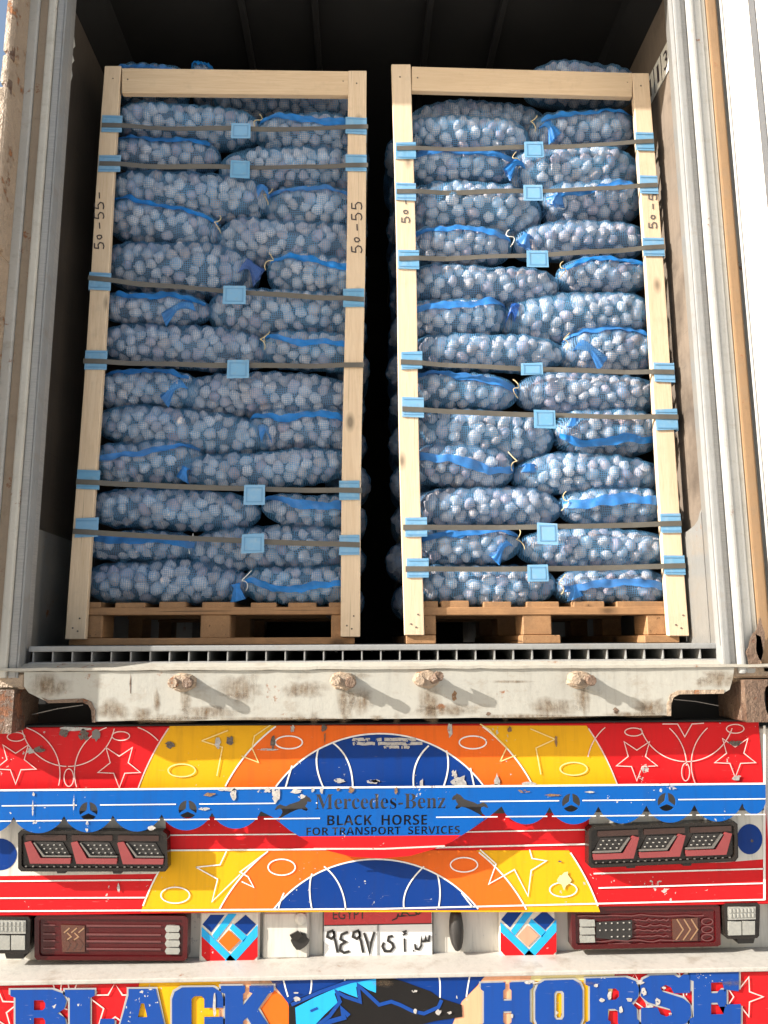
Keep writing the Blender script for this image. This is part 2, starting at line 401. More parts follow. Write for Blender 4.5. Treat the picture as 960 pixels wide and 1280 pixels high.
def text_splines(txt):
    """outline of a text as bezier splines in its own units, with its bounding box"""
    c = bpy.data.curves.new('txt', 'FONT'); c.body = txt; c.size = 1
    o = bpy.data.objects.new('txt', c); COL.objects.link(o)
    dg = bpy.context.evaluated_depsgraph_get(); dg.update()
    cu = o.to_curve(dg)
    out = [[(tuple(p.co[:2]), tuple(p.handle_left[:2]), tuple(p.handle_right[:2])) for p in s.bezier_points] for s in cu.splines]
    out = [s for s in out if len(s) > 2]
    o.to_curve_clear(); bpy.data.objects.remove(o); bpy.data.curves.remove(c)
    xs = [p[0][0] for s in out for p in s]; ys = [p[0][1] for s in out for p in s]
    return out, (min(xs), max(xs), min(ys), max(ys))
def text_px(txt, x0, x1, ytop, ybot, slope=0.0):
    sp, (a, b, c, d) = text_splines(txt)
    def m(p):
        X = x0+(p[0]-a)/(b-a)*(x1-x0); return (X, ybot+(p[1]-c)/(d-c)*(ytop-ybot)+slope*(X-x0))
    return [[(m(p), m(q), m(r)) for p, q, r in s] for s in sp]
def tube(bm, pts, rad, n=6):
    pts = [Vector(p) for p in pts]; rings = []
    for i, p in enumerate(pts):
        d = (pts[min(i+1, len(pts)-1)]-pts[max(i-1, 0)]).normalized()
        a = d.orthogonal().normalized() if i == 0 else (prev-d*prev.dot(d)).normalized()
        prev = a; b = d.cross(a)
        rr = rad[i] if hasattr(rad, '__len__') else rad
        rings.append([bm.verts.new(p+(a*math.cos(2*math.pi*k/n)+b*math.sin(2*math.pi*k/n))*rr) for k in range(n)])
    for r1, r2 in zip(rings, rings[1:]):
        for k in range(n): bm.faces.new((r1[k], r1[(k+1) % n], r2[(k+1) % n], r2[k]))
    bm.faces.new(rings[0][::-1]); bm.faces.new(rings[-1])
    return bm
def jag(cx, cy, a, b, n=9, rough=.45):
    return [(cx+a*math.cos(2*math.pi*k/n)*(1-rough*random.random()), cy+b*math.sin(2*math.pi*k/n)*(1-rough*random.random())) for k in range(n)]

def stain(parent, cx, cy, a, b, y, mat='stain', strength=.9):
    """stain that thins out towards its rim"""
    n = 18; off = wloc(parent); V = [P(cx, cy, y)-off]; fd = [strength]; F = []
    for f, st in ((.45, .7*strength), (1., 0.)):
        for k in range(n):
            j = random.uniform(.72, 1.15); V.append(P(cx+a*f*j*math.cos(2*math.pi*k/n), cy+b*f*j*math.sin(2*math.pi*k/n), y)-off); fd.append(st)
    for k in range(n):
        k2 = (k+1) % n; F += [(0, 1+k, 1+k2), (1+k, 1+n+k, 1+n+k2, 1+k2)]
    me = bpy.data.meshes.new('rust_stain'); me.from_pydata([tuple(q) for q in V], [], F)
    at = me.attributes.new('fade', 'FLOAT', 'POINT'); at.data.foreach_set('value', fd)
    return link('rust_stain', me, mat, parent)

# ------------------------------------------------------------------ the setting: ground
bm = bmesh.new(); bmesh.ops.create_grid(bm, x_segments=8, y_segments=8, size=1500)
g = emit('ground', bm, 'ground', None); g['kind'] = 'structure'

# ------------------------------------------------------------------ the shipping container
FLOOR, XL, XR, ZH = 1.508, -1.05, 1.106, 3.93      # floor top, inner side walls, ceiling
SH = thing('shipping_container', 'open white refrigerated shipping container, rusty and scuffed, loaded with two tall pallets', 'container', (.05, 0, 1.3))
LEN = 6.0
# inner lining and outer skin
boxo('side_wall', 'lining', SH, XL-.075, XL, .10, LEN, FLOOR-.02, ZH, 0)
boxo('side_wall', 'lining_sunlit', SH, XR, XR+.075, .141, LEN, FLOOR-.02, ZH, 0)
boxo('outer_skin', 'white_post', SH, XL-.10, XL-.078, .12, LEN, FLOOR-.06, ZH+.12, 0)
boxo('outer_skin', 'white_post', SH, XR+.078, XR+.10, .12, LEN, FLOOR-.06, ZH+.12, 0)
boxo('ceiling', 'shade_black', SH, XL-.075, XR+.075, .10, LEN, ZH+.002, ZH+.1, 0)
boxo('end_wall', 'shade_black', SH, XL-.075, XR+.075, LEN+.002, LEN+.08, FLOOR-.02, ZH+.1, 0)
boxo('roof_skin', 'white_post', SH, XL-.10, XR+.10, .0, LEN, ZH+.122, ZH+.15, 0)
boxo('header', 'white_post', SH, XL-.09, XR+.09, -.08, .098, ZH+.0, ZH+.12, .006)  # out of view; overhang shaped for its shadow across the pallet tops
for x in (-1, 1):                                   # cove rail where the lining meets the ceiling
    cx = XL if x < 0 else XR
    b = bmesh.new(); quadprism(b, [(cx, ZH), (cx-x*.10, ZH), (cx-x*.085, ZH-.03), (cx, ZH-.11)], .101, LEN-.01)
    emit('ceiling_cove', b, 'shade_black', SH)
for x in (-1, 1):                                   # air rails under the ceiling
    for k in (.22, .5): boxo('ceiling_rail', 'shade_black', SH, .05+x*k-.012, .05+x*k+.012, .102, LEN-.02, ZH-.03, ZH, .003)
# aluminium kick plates with a rounded shoulder
for s in (-1, 1):
    cx = XL if s < 0 else XR
    zt = P(45, 655, .1).z if s < 0 else P(866, 658, .1).z
    prof = [(.125, FLOOR-.02), (.125, zt+.09), (.132, zt+.05), (.15, zt+.025), (.18, zt+.012), (.24, zt), (2.6, zt), (2.6, FLOOR-.02)]
    b = bmesh.new()
    i0 = cx-s*.0; i1 = cx-s*.022
    a_ = [b.verts.new((i1, y, z)) for y, z in prof]; c_ = [b.verts.new((i0+s*.02, y, z)) for y, z in prof]
    b.faces.new(a_); b.faces.new(c_[::-1])
    for k in range(len(prof)): b.faces.new((a_[k], c_[k], c_[(k+1) % len(prof)], a_[(k+1) % len(prof)]))
    bmesh.ops.bevel(b, geom=b.edges[:], offset=.004, segments=2, affect='EDGES')
    emit('kick_plate', b, 'alu_dull', SH)
# rear posts: strips of the left one, from outside to the opening
Z0, Z1 = 1.42, ZH+.11
def post_strip(name, mat, x0, x1, y0, y1, bev=.003, z0=Z0, z1=Z1): return boxo(name, mat, SH, min(x0, x1), max(x0, x1), y0, y1, z0, z1, bev, 2)
post_strip('corner_post', 'grey_post', -1.145, -1.048, .004, .14, .006)
post_strip('gasket_strip', 'brown_gasket', -1.047, -1.018, .010, .05)
post_strip('post_rib', 'cream_strip', -1.017, -.992, -.002, .05, .006)
post_strip('jamb', 'alu', -.991, -.968, .008, .1, .004)
post_strip('jamb_bead', 'alu_white', -.967, -.961, .006, .05, .002)
b = bmesh.new()
for (xa, ya), (xb, yb) in [((-.962, .012), (-.992, .112))]:
    vs = [b.verts.new(p) for p in ((xa, ya, Z0+.08), (xb, yb, Z0+.08), (xb-.09, yb+.004, Z0+.08), (xa-.02, ya+.03, Z0+.08), (xa, ya, Z1), (xb, yb, Z1), (xb-.09, yb+.004, Z1), (xa-.02, ya+.03, Z1))]
    for f in ((0, 1, 5, 4), (1, 2, 6, 5), (2, 3, 7, 6), (3, 0, 4, 7), (3, 2, 1, 0), (4, 5, 6, 7)): b.faces.new([vs[i] for i in f])
emit('jamb_flare', b, 'alu', SH)
# right post
b = bmesh.new()
vs = [b.verts.new(p) for p in ((1.060, .012, Z0+.08), (1.080, .115, Z0+.08), (1.15, .119, Z0+.08), (1.08, .05, Z0+.08), (1.060, .012, Z1), (1.080, .115, Z1), (1.15, .119, Z1), (1.08, .05, Z1))]
for f in ((0, 1, 5, 4), (1, 2, 6, 5), (2, 3, 7, 6), (3, 0, 4, 7), (3, 2, 1, 0), (4, 5, 6, 7)): b.faces.new([vs[i] for i in f])
emit('jamb_flare', b, 'alu_dull', SH)
post_strip('jamb_bead', 'alu_white', 1.061, 1.086, .004, .05, .006)
post_strip('jamb', 'alu', 1.087, 1.104, .014, .1, .003)
post_strip('post_rib', 'white_post', 1.105, 1.128, .000, .06, .008)
post_strip('post_rib', 'white_post', 1.129, 1.160, .010, .06, .008)
post_strip('corner_post', 'cream_strip', 1.161, 1.176, .016, .14, .004)
post_strip('corner_post', 'grey_post', 1.1765, 1.245, .045, .14, .004)
post_strip('gasket_strip', 'orange_gasket', 1.178, 1.214, .012, .044, .006)
# rust creeping up the foot of the right post
for (cx, cy, a, c) in ((944, 815, 12, 26), (950, 800, 7, 30)):
    shape('rust_patch', 'rust', SH, [jag(cx, cy, a, c, 14)], -.0055, .004)
# left door, swung right round against the container's side: its edge and hinges stand just outside the post
LD = boxo('door', 'white_post', SH, -1.205, -1.152, .16, 1.2, 1.5, ZH+.08, .008, 2)
hx0, hx1 = P(6, 60, -.10).x, P(17.5, 60, -.10).x
for k, (za, zb_) in enumerate(((1.46, 2.05), (2.07, 2.66), (2.68, 3.19), (3.20, 3.30), (3.31, ZH+.06))):
    b = bmesh.new(); box(b, hx0-(.02 if k < 3 else 0), hx1-.003*(k % 2), -.112, -.050, za, zb_, .009, 2); box(b, hx0+.006, hx1-.010, -.0495, .003, za-.008, zb_+.008, 0)  # hidden box added to stop sun; trim depth set to shade the pallet
    for v in b.verts: v.co.x += random.uniform(-.0015, .0015)
    emit('door_edge_trim', b, 'rust_light', LD)
for zc in (3.31, 3.195, 2.67, 2.06):
    b = bmesh.new(); tube(b, [(hx1-.010, -.098, zc-.022), (hx1-.010, -.098, zc+.022)], .0125, 12); emit('hinge', b, 'rust', LD)
# right door, open about 105 degrees
hx, a = 1.222, R(74)
dx, dy = math.cos(a), -math.sin(a); nx, ny = -math.sin(a), -math.cos(a)
def doorpt(t, d, z): return (hx+dx*t+nx*d, .006+dy*t+ny*d, z)
def doorbox(name, mat, t0, t1, d0, d1, z0, z1, parent, bev=.004):
    b = bmesh.new()
    vs = [b.verts.new(doorpt(t, d, z)) for z in (z0, z1) for t, d in ((t0, d0), (t1, d0), (t1, d1), (t0, d1))]
    for f in ((3, 2, 1, 0), (4, 5, 6, 7), (0, 1, 5, 4), (1, 2, 6, 5), (2, 3, 7, 6), (3, 0, 4, 7)): b.faces.new([vs[i] for i in f])
    bmesh.ops.recalc_face_normals(b, faces=b.faces[:])
    if bev: bmesh.ops.bevel(b, geom=b.edges[:], offset=bev, segments=2, affect='EDGES')
    return emit(name, b, mat, parent)
RD = doorbox('door', 'white_door', 0, .112, -.07, 0, 1.50, ZH+.08, SH)
doorbox('door_seam', 'seam_grey', .1125, .1375, -.06, -.004, 1.50, ZH+.08, RD, .002)
doorbox('door_panel', 'white_door', .138, 1.10, -.07, -.002, 1.50, ZH+.08, RD)
doorbox('door_bead', 'white_post', .004, .012, .0005, .008, 1.50, ZH+.08, RD, .002)
# floor of T-shaped bars seen from their ends
fx0, fx1 = P(28, 812).x, P(912, 805).x
boxo('floor_edge_strip', 'alu_white', SH, fx0, fx1, .042, 2.8, FLOOR-.016, FLOOR, .003, 2)
web = None
nb = 37
for k in range(nb):
    x = fx0+.012+(fx1-fx0-.024)*k/(nb-1)
    if web is None:
        b = bmesh.new(); box(b, -.002, .002, 0, 1.5, -.045, -.0165, .0006)
        web = bpy.data.meshes.new('floor_bar'); b.to_mesh(web); b.free()
    link('floor_bar', web, 'alu_white', SH, Vector((x, .046, FLOOR))-wloc(SH))
boxo('floor_base', 'alu', SH, fx0, fx1, .040, 2.8, FLOOR-.07, FLOOR-.0455, .003)
boxo('floor_underside', 'shade_black', SH, XL-.09, XR+.09, .25, LEN, FLOOR-.2, FLOOR-.072, 0)
# sill: sloping ledge and stained face with two lifting pockets
zl, zf, zb = P(480, 827, .04).z, P(480, 838, 0).z, P(480, 896, 0).z
x0s, x1s = P(30, 838).x, P(952, 838).x
b = bmesh.new()
prof = [(.042, zl), (.010, zl-.012), (.002, zl-.017), (-.006, zf+.012), (-.006, zf+.004), (.012, zf), (.06, zf)]
nseg = 70; rows = []
for i in range(nseg+1):
    x = (x0s-.14)+(x1s-x0s+.22)*i/nseg
    j = random.uniform(-1, 1)*.0012
    rows.append([b.verts.new((x, y+j*(.5 if k > 1 else 0), z+j*(1 if k > 1 else .3))) for k, (y, z) in enumerate(prof)])
for r1, r2 in zip(rows, rows[1:]):
    for k in range(len(prof)-1): b.faces.new((r1[k], r2[k], r2[k+1], r1[k+1]))
emit('sill_ledge', b, 'ledge_paint', SH)
def W(p): q = P(p[0], p[1], 0); return (q.x, q.z)
out = [(30, 840), (30, 858), (36, 866), (52, 874), (60, 877), (104, 876), (112, 880), (115, 888), (116, 902)]
out += [(150+i*34, 901-.009*(i*34)+random.uniform(-.7, .7)) for i in range(20)]
out += [(838, 894), (838, 880), (841, 871), (848, 867), (905, 866), (912, 862), (916, 848), (918, 834)]
SF = shape('sill_face', 'sill_paint', SH, [out], 0.0, .05)
shape('pocket_rim', 'rust', SH, [[(52, 872), (60, 875), (104, 873), (114, 877), (119, 888), (119, 903), (115, 903), (114, 888), (110, 881), (103, 878), (60, 879)]], -.002, .03)
shape('pocket_rim', 'rust_light', SH, [[(834, 895), (834, 879), (838, 868), (848, 863), (905, 862), (905, 867), (849, 868), (842, 872), (839, 880), (839, 895)]], -.002, .03)
pl, pr = P(20, 900, .2), P(930, 880, .2)
boxo('dark_gap_sheet', 'shade_black', SH, pl.x-.1, pr.x+.1, .20, .238, zb-.14, zf, 0)  # near-black sheet added behind the sill, standing in for shade in the gap
for (p, q) in (((40, 893), (104, 881)), ((842, 874), (898, 882))):
    a3, c3 = P(*p, .10), P(*q, .10); b = bmesh.new(); tube(b, [a3, (a3+c3)/2+Vector((0, 0, .003)), c3], .002); emit('cable', b, 'chrome', SH)
boxo('sill_end', 'rust_light', SH, P(-60, 850).x, P(29.5, 850).x, .01, .14, P(15, 862).z, zf-.002, .006)
boxo('sill_end', 'rust_light', SH, P(918.5, 850).x, P(1000, 850).x, .012, .14, P(935, 848).z, P(935, 832).z, .006)
# corner castings with their slots
def casting(x0, x1, z0, z1, slot):
    y0, y1 = -.012, .165
    b = bmesh.new()
    cx, cz = slot; n = 16
    hole = [(cx+.030*math.copysign(abs(math.cos(2*math.pi*k/n))**.7, math.cos(2*math.pi*k/n)), cz+.048*math.copysign(abs(math.sin(2*math.pi*k/n))**.7, math.sin(2*math.pi*k/n))) for k in range(n)]
    me = curve_mesh([[(x0, z0), (x1, z0), (x1, z1), (x0, z1)], hole], .03)
    for v in me.vertices: v.co = Vector((v.co.x, y0+.015+v.co.z, v.co.y))
    b.from_mesh(me)
    box(b, x0, x0+.02, y0+.031, y1, z0, z1, .004); box(b, x1-.02, x1, y0+.031, y1, z0, z1, .004)
    box(b, x0+.0205, x1-.0205, y0+.031, y1, z1-.02, z1-.0005, .002); box(b, x0+.0205, x1-.0205, y0+.031, y1, z0+.0005, z0+.02, .002)
    emit('corner_casting', b, 'rust', SH)
p, q = P(18, 862, -.012), P(18, 917, -.012); casting(p.x-.17, p.x, q.z, p.z, (p.x-.095, (p.z+q.z)/2))
p, q = P(930, 850, -.012), P(930, 903, -.012); casting(p.x, p.x+.17, q.z, p.z, (p.x+.085, (p.z+q.z)/2))
# rusty door-rod keepers welded to the sill
for i, (px, py) in enumerate(((229, 853), (429, 851), (532, 849), (724, 849))):
    c = P(px, py); b = bmesh.new()
    n = 14
    v1 = [b.verts.new((c.x+.040*math.cos(2*math.pi*k/n)*(1+random.uniform(-.12, .1)), .001, c.z+.027*math.sin(2*math.pi*k/n)*(1+random.uniform(-.15, .1)))) for k in range(n)]
    v2 = [b.verts.new((c.x+.032*math.cos(2*math.pi*k/n), -.016, c.z+.021*math.sin(2*math.pi*k/n))) for k in range(n)]
    b.faces.new(v2)
    for k in range(n): b.faces.new((v1[k], v1[(k+1) % n], v2[(k+1) % n], v2[k]))
    K = emit('rod_keeper', b, 'rust_light', SH)
    for s, ln in ((-.020, .028), (.022, .037)):
        b = bmesh.new(); z = c.z+random.uniform(-.004, .004); tilt = .012 if (i == 2 and s > 0) else 0
        tube(b, [(c.x+s, -.014, z), (c.x+s, -.014-ln*.75, z+tilt*.3), (c.x+s+tilt, -.014-ln*.76, z+tilt), (c.x+s+tilt, -.014-ln, z+tilt)], [.012, .0115, .016, .013], 9)
        emit('bolt', b, 'rust' if s > 0 else 'rust_light', K)
# stains with a shape of their own, flaking on the sill
for k in range(13): stain(SF, random.uniform(120, 830), random.choice((896, 896, 845, 870)), random.uniform(4, 22), random.uniform(3, 12), -.0014-.0001*k/26, strength=random.uniform(.2, .5))
for (px, py, a_, c_, m) in ((300, 862, 22, 13, 'stain'), (196, 876, 4, 11, 'stain'), (380, 862, 24, 8, 'stain'), (178, 893, 11, 7, 'stain'), (568, 870, 4, 11, 'chip_rust'), (260, 890, 30, 7, 'stain'), (690, 884, 26, 9, 'stain'), (560, 888, 30, 6, 'stain'), (450, 876, 14, 12, 'stain'), (431, 877, 9, 20, 'stain'), (536, 878, 13, 19, 'stain'), (232, 876, 6, 14, 'stain'), (729, 873, 8, 16, 'stain'), (140, 888, 16, 10, 'stain'), (815, 885, 18, 9, 'stain'), (60, 858, 22, 12, 'stain'), (900, 848, 20, 9, 'stain'), (665, 895.5, 60, 2.5, 'rust'), (350, 898.5, 70, 2, 'rust'), (200, 900, 40, 2.5, 'chip_rust'), (790, 893, 30, 2.5, 'chip_rust'), (163, 855, 1.2, 16, 'rust'), (640, 852, 22, 1.3, 'rust'), (610, 892, 4, 3, 'rust'), (240, 905-7, 20, 2, 'rust'), (770, 888, 5, 5, 'rust'), (470, 897, 7, 2.5, 'rust'), (880, 852, 8, 5, 'chip_rust')):
    if m == 'stain' or a_ > 6: stain(SF, px, py, a_*1.5, c_*1.6, -.0008)
    else: shape('rust_stain', m, SF, [jag(px, py, a_, c_, 12, .6)], -.0008)
# number sticker on the right inner wall, torn paper on the left one
SG = None
c = [PX(835.3, 49.7, XR-.004), PX(839.6, 80.6, XR-.004), PX(816.6, 131, XR-.004), PX(811.9, 101, XR-.004)]
zt_, zb_ = c[0].z, c[1].z; y0_ = c[0].y; dyv = (c[3].y-c[0].y)
b = bmesh.new()
box(b, XR-.005, XR-.001, y0_, y0_+dyv*1.15, zb_, zt_, .0005)
SG = emit('number_sticker', b, 'sticker', SH)
def wall_text(txt, ya, yb, za, zb2):
    sp, (a_, b_, c_, d_) = text_splines(txt)
    m = lambda p: (ya+(p[0]-a_)/(b_-a_)*(yb-ya), zb2+(p[1]-c_)/(d_-c_)*(za-zb2))
    me = curve_mesh([], 0, [[(m(p), m(q), m(r)) for p, q, r in s] for s in sp])
    off = wloc(SG)
    for v in me.vertices: v.co = Vector((XR-.0058, v.co.x, v.co.y))-off
    me.materials.clear(); link('numeral', me, 'ink', SG)
hh = zt_-zb_
wall_text('3', y0_+dyv*.26, y0_+dyv*.07, zt_-hh*.18, zb_+hh*.18)
wall_text('1', y0_+dyv*.60, y0_+dyv*.50, zt_-hh*.18, zb_+hh*.18)
wall_text('1', y0_+dyv*1.02, y0_+dyv*.92, zt_-hh*.18, zb_+hh*.18)
b = bmesh.new()
for f in (.0, .37, .74, 1.12): box(b, XR-.0062, XR-.0052, y0_+dyv*f, y0_+dyv*f+.004, zb_+.004, zt_-.004, 0)
emit('sticker_border', b, 'ink', SG)
for (px, py, a_, c_) in ((88, 53, .018, .045), (88, 73, .012, .03), (85, 90, .025, .04)):
    p = PX(px, py, XL+.006); b = bmesh.new()
    vs = [b.verts.new((XL+.006+random.uniform(0, .012), p.y+a_*math.cos(k*1.05)*random.uniform(.6, 1), p.z+c_*math.sin(k*1.05)*random.uniform(.6, 1))) for k in range(6)]
    ctr = b.verts.new((XL+.016, p.y, p.z))
    for k in range(6): b.faces.new((vs[k], vs[(k+1) % 6], ctr))
    emit('torn_paper', b, 'sticker', SH)

# ------------------------------------------------------------------ the two pallets with their timber frames
YP = .25
DIG = {'5': [[(.85, 0), (.2, .02), (.12, .42), (.6, .38), (.9, .6), (.82, .9), (.4, 1), (.05, .9)]],
       '0': [[(.5, .12), (.15, .3), (.1, .65), (.4, .95), (.8, .85), (.92, .5), (.8, .2), (.5, .12)]],
       '-': [[(.1, .55), (.9, .5)]]}
def handwriting(parent, txt, x, yb, yt, wpx, mat, y):
    """marker writing that reads upwards along a post, between pixel rows yb (start) and yt (end)"""
    n = len(txt); adv = (yb-yt)/n; bm = bmesh.new()
    for i, ch in enumerate(txt):
        sm = .62 if ch == '0' else 1.0
        for st in DIG[ch]:
            pts = [(x+(v-.5)*wpx*sm+(yb-adv*(i+u*.78))*0+random.uniform(-.25, .25), yb-adv*(i+.1+u*.76*sm)+random.uniform(-.25, .25)) for u, v in st]
            ribbon(bm, pts, 1.5, y)
    emit('handwritten_size', bm, mat, parent)
def pallet(side, lpost, rpost, beam, blocks, boards, bottom, deckrow, strow, label, bases):
    bl = P((lpost[2]+rpost[3])/2, 800, YP); T = thing('timber_pallet', label, 'pallet', (bl.x, YP+.5, FLOOR), 'tall garlic pallets in the container')
    posts = []
    for (xt0, xt1, xb0, xb1, yt, yb) in (lpost, rpost):
        a0, a1, b0, b1 = P(xt0, yt, YP), P(xt1, yt, YP), P(xb0, yb, YP), P(xb1, yb, YP)
        b = bmesh.new(); quadprism(b, [(b0.x, b0.z), (b1.x, b1.z), (a1.x, a1.z), (a0.x, a0.z)], YP, YP+.024)
        es = [e for e in b.edges]; bmesh.ops.subdivide_edges(b, edges=[e for e in es if abs(e.verts[0].co.z-e.verts[1].co.z) > .5], cuts=14)
        ph = random.uniform(0, 6)
        for v in b.verts: v.co.x += .0025*math.sin(v.co.z*4+ph)
        bmesh.ops.bevel(b, geom=[e for e in b.edges if e.is_boundary or e.calc_face_angle(0) > 1], offset=.002, segments=1, affect='EDGES')
        po = emit('upright_post', b, 'wood_up', T); posts.append(po)
        # nails
        for (u, yy) in ((.35, yb-14), (.7, yb-26), (.6, yb-10), (.4, yt+16)):
            px = (xb0 if yy > 400 else xt0)+u*((xb1-xb0)); c = P(px, yy, YP-.001); b = bmesh.new(); tube(b, [c+Vector((0, .004, 0)), c+Vector((0, -.0005, 0))], .003, 7); emit('nail_head', b, 'chip_dark', po)
    a0, a1 = P(beam[0], beam[4], YP+.002), P(beam[1], beam[5], YP+.002); c0, c1 = P(beam[0], beam[6], YP+.002), P(beam[1], beam[7], YP+.002)
    b = bmesh.new(); quadprism(b, [(c0.x+.002, c0.z), (c1.x-.002, c1.z), (a1.x-.002, a1.z), (a0.x+.002, a0.z)], YP+.001, YP+.024); bmesh.ops.bevel(b, geom=b.edges[:], offset=.002, segments=1, affect='EDGES')
    emit('top_beam', b, 'wood_beam', T)
    for k, (x, y) in enumerate(((beam[0]+8, beam[4]+14), (beam[1]-7, beam[5]+12))):
        c = P(x, y, YP); b = bmesh.new(); tube(b, [c+Vector((0, .004, 0)), c], .003, 7); emit('nail_head', b, 'chip_dark', T.children[-1] if False else posts[k])
    yd0, yd1 = deckrow; ys0, ys1 = strow
    for (x0, x1) in boards:                                  # ends of the deck boards
        p, q = P(x0, yd0, YP+.02), P(x1, yd1-.3, YP+.02); boxo('deck_board', 'pallet_y', T, p.x, q.x, YP+.03, YP+1.1, q.z, p.z+random.uniform(-.003, .001), .002)
    p, q = P(lpost[3]-2, ys0, YP+.026), P(rpost[2]+2, ys1, YP+.026)
    boxo('stringer_board', 'pallet_x', T, p.x, q.x, YP+.026, YP+.13, q.z, p.z, .002)
    for k in (.5, .95): boxo('stringer_board', 'pallet_x', T, p.x, q.x, YP+k, YP+k+.1, q.z, p.z, .002)
    for (x0, x1) in blocks:
        for yk in (.03, .5, .95):
            p2, q2 = P(x0, ys1+.3, YP+.03), P(x1, bottom[0]-.3, YP+.03)
            boxo('block', 'pallet_y', T, p2.x, q2.x, YP+yk, YP+yk+(.12 if yk < .9 else .1), q2.z, p2.z, .003)
    for (x0, x1) in bases:
        p2 = P(x0, bottom[0], YP+.01); q2 = P(x1, bottom[1], YP+.01)
        boxo('bottom_board', 'pallet_x' if x1-x0 > 200 else 'pallet_y', T, p2.x, q2.x, YP+(.026 if x1-x0 > 200 else .012), YP+(.13 if x1-x0 > 200 else 1.05), FLOOR+.001, p2.z, .002)
    return T, posts
TL, pl_ = pallet(0, (131, 151.5, 82, 107, 82, 799), (436, 459, 425, 449.5, 88, 796),
           (151.5, 436, 0, 0, 85, 89, 116, 119), ((107, 127), (251, 287), (414, 427)),
           ((106, 124), (143, 180), (198, 231), (252, 292), (313, 345), (360, 395), (411, 427)),
           (798, 805), (752, 760), (759.5, 768), 'slim timber framed pallet of garlic sacks in shade, nearer the rusty hinges', ((84, 443),))
TR, pr_ = pallet(1, (490, 514, 505, 530, 80, 794), (791, 812, 836, 861.5, 91, 795),
           (514, 791, 0, 0, 83, 91, 113, 121), ((530, 545), (653, 690), (808, 838)),
           ((531, 548), (552, 587), (605, 640), (659, 700), (718, 757), (772, 838)),
           (794, 802), (751, 760), (759, 768), 'sunlit timber framed pallet of garlic sacks beside the numbered wall sticker', ((508, 545), (653, 701), (806, 850)))
handwriting(pl_[0], '50-55-', 124, 313, 238, 12, 'ink', YP-.0012)
handwriting(pl_[1], '50-55', 446, 318, 250, 13, 'ink', YP-.0012)
handwriting(pr_[0], '50-', 507, 280, 246, 10, 'ink_grey', YP-.0012)
handwriting(pr_[1], '50-5', 816, 287, 240, 10, 'ink_grey', YP-.0012)

# ------------------------------------------------------------------ the truck's painted rear end
TK = thing('truck', 'painted rear of a lorry in red, yellow, orange and blue carrying the container', 'truck', (.05, .1, .3))
YT = .078
boxo('chassis_crossmember', 'rubber', TK, -1.2, 1.3, .24, .5, .62, 1.24, .01)
p0, p1 = P(-70, 907, YT), P(1030, 1139, YT)
z_t, z_b = P(480, 905.5, YT).z, P(480, 1138, YT).z
TGX0, TGX1 = p0.x, P(957, 1000, YT).x
TG = boxo('tailgate', 'paint_red', TK, TGX0, TGX1, YT, YT+.045, z_b, z_t, .003)
boxo('tailgate_end', 'paint_white', TK, TGX1+.002, TGX1+.16, YT+.012, YT+.05, z_b-.01, z_t-.02, .003)
boxo('tailgate_rim', 'shade_black', TG, TGX0, TGX1, YT-.004, YT+.045, z_t+.0005, z_t+.006, .001)  # near-black colour puts the gap's shade on this edge
lay = lambda k: YT-.0006*k
shape('painted_arch', 'paint_yellow', TG, [seg(473, 1090, 318, 907, 985)], lay(1)); shape('painted_arch', 'paint_orange', TG, [seg(474, 1081, 216, 907, 985)], lay(2)); shape('painted_dome', 'paint_blue', TG, [seg(475, 1078, 161, 907, 985)], lay(3))
strokes('painted_outline', 'paint_line_pink', TG, [[q for q in ellipse(473, 1090, 318, 318, 120, 199, 341) if q[1] > 907 and q[0] < 480], [q for q in ellipse(473, 1090, 318, 318, 120, 199, 341) if q[1] > 907 and q[0] > 480]], 1.6, lay(2.5))
strokes('painted_outline', 'paint_line', TG, [[q for q in ellipse(474, 1081, 216, 216, 120, 207, 333) if q[1] > 907 and q[0] < 480], [q for q in ellipse(474, 1081, 216, 216, 120, 207, 333) if q[1] > 907 and q[0] > 480], ellipse(475, 1078, 161, 161, 60, 216, 324)], 1.9, lay(4))
# upper linework
LW = lay(5)
for c in ((15, 967, 60, 195, 400), (153, 966, 60, 150, 318), (85, 899, 59, 5, 175), (796, 957, 62, 190, 360), (924, 955, 60, 150, 330), (858, 892, 60, 5, 175)):
    strokes('painted_ring', 'paint_line_pink', TG, [[q for q in ellipse(c[0], c[1], c[2], c[2], 80, c[3], c[4]) if 909 < q[1] < 984 and (q[0] < c[0]) == k] for k in (True, False) if len([q for q in ellipse(c[0], c[1], c[2], c[2], 80, c[3], c[4]) if 909 < q[1] < 984 and (q[0] < c[0]) == k]) > 2], 1.25, LW)
for (x, y, r_) in ((19.5, 953, 27), (149, 957, 28), (796, 949, 27), (919, 945, 27)): strokes('painted_star', 'paint_line_pink', TG, [star(x, y, r_)], 1.25, LW)
strokes('painted_star', 'paint_line_pink', TG, [[(828, 905), (847, 905), (856, 921), (865, 905), (880, 904)]], 1.25, LW)
for (x, y, a_, c_) in ((20, 921, 11, 5.5), (151, 920, 11, 5.5), (86, 972, 6, 11), (792, 915, 11, 5), (919, 911, 11, 5.5), (857, 965, 5, 11)): strokes('painted_oval', 'paint_line_pink', TG, [ellipse(x, y, a_, c_)], 1.25, LW)
for (x, y) in ((361, 928), (591, 928)): strokes('painted_oval', 'paint_line', TG, [ellipse(x, y, 17, 8)], 1.6, LW)
for (x, y) in ((227, 963), (717, 961)): strokes('painted_oval', 'paint_line_yellow', TG, [ellipse(x, y, 17, 8)], 1.55, LW)
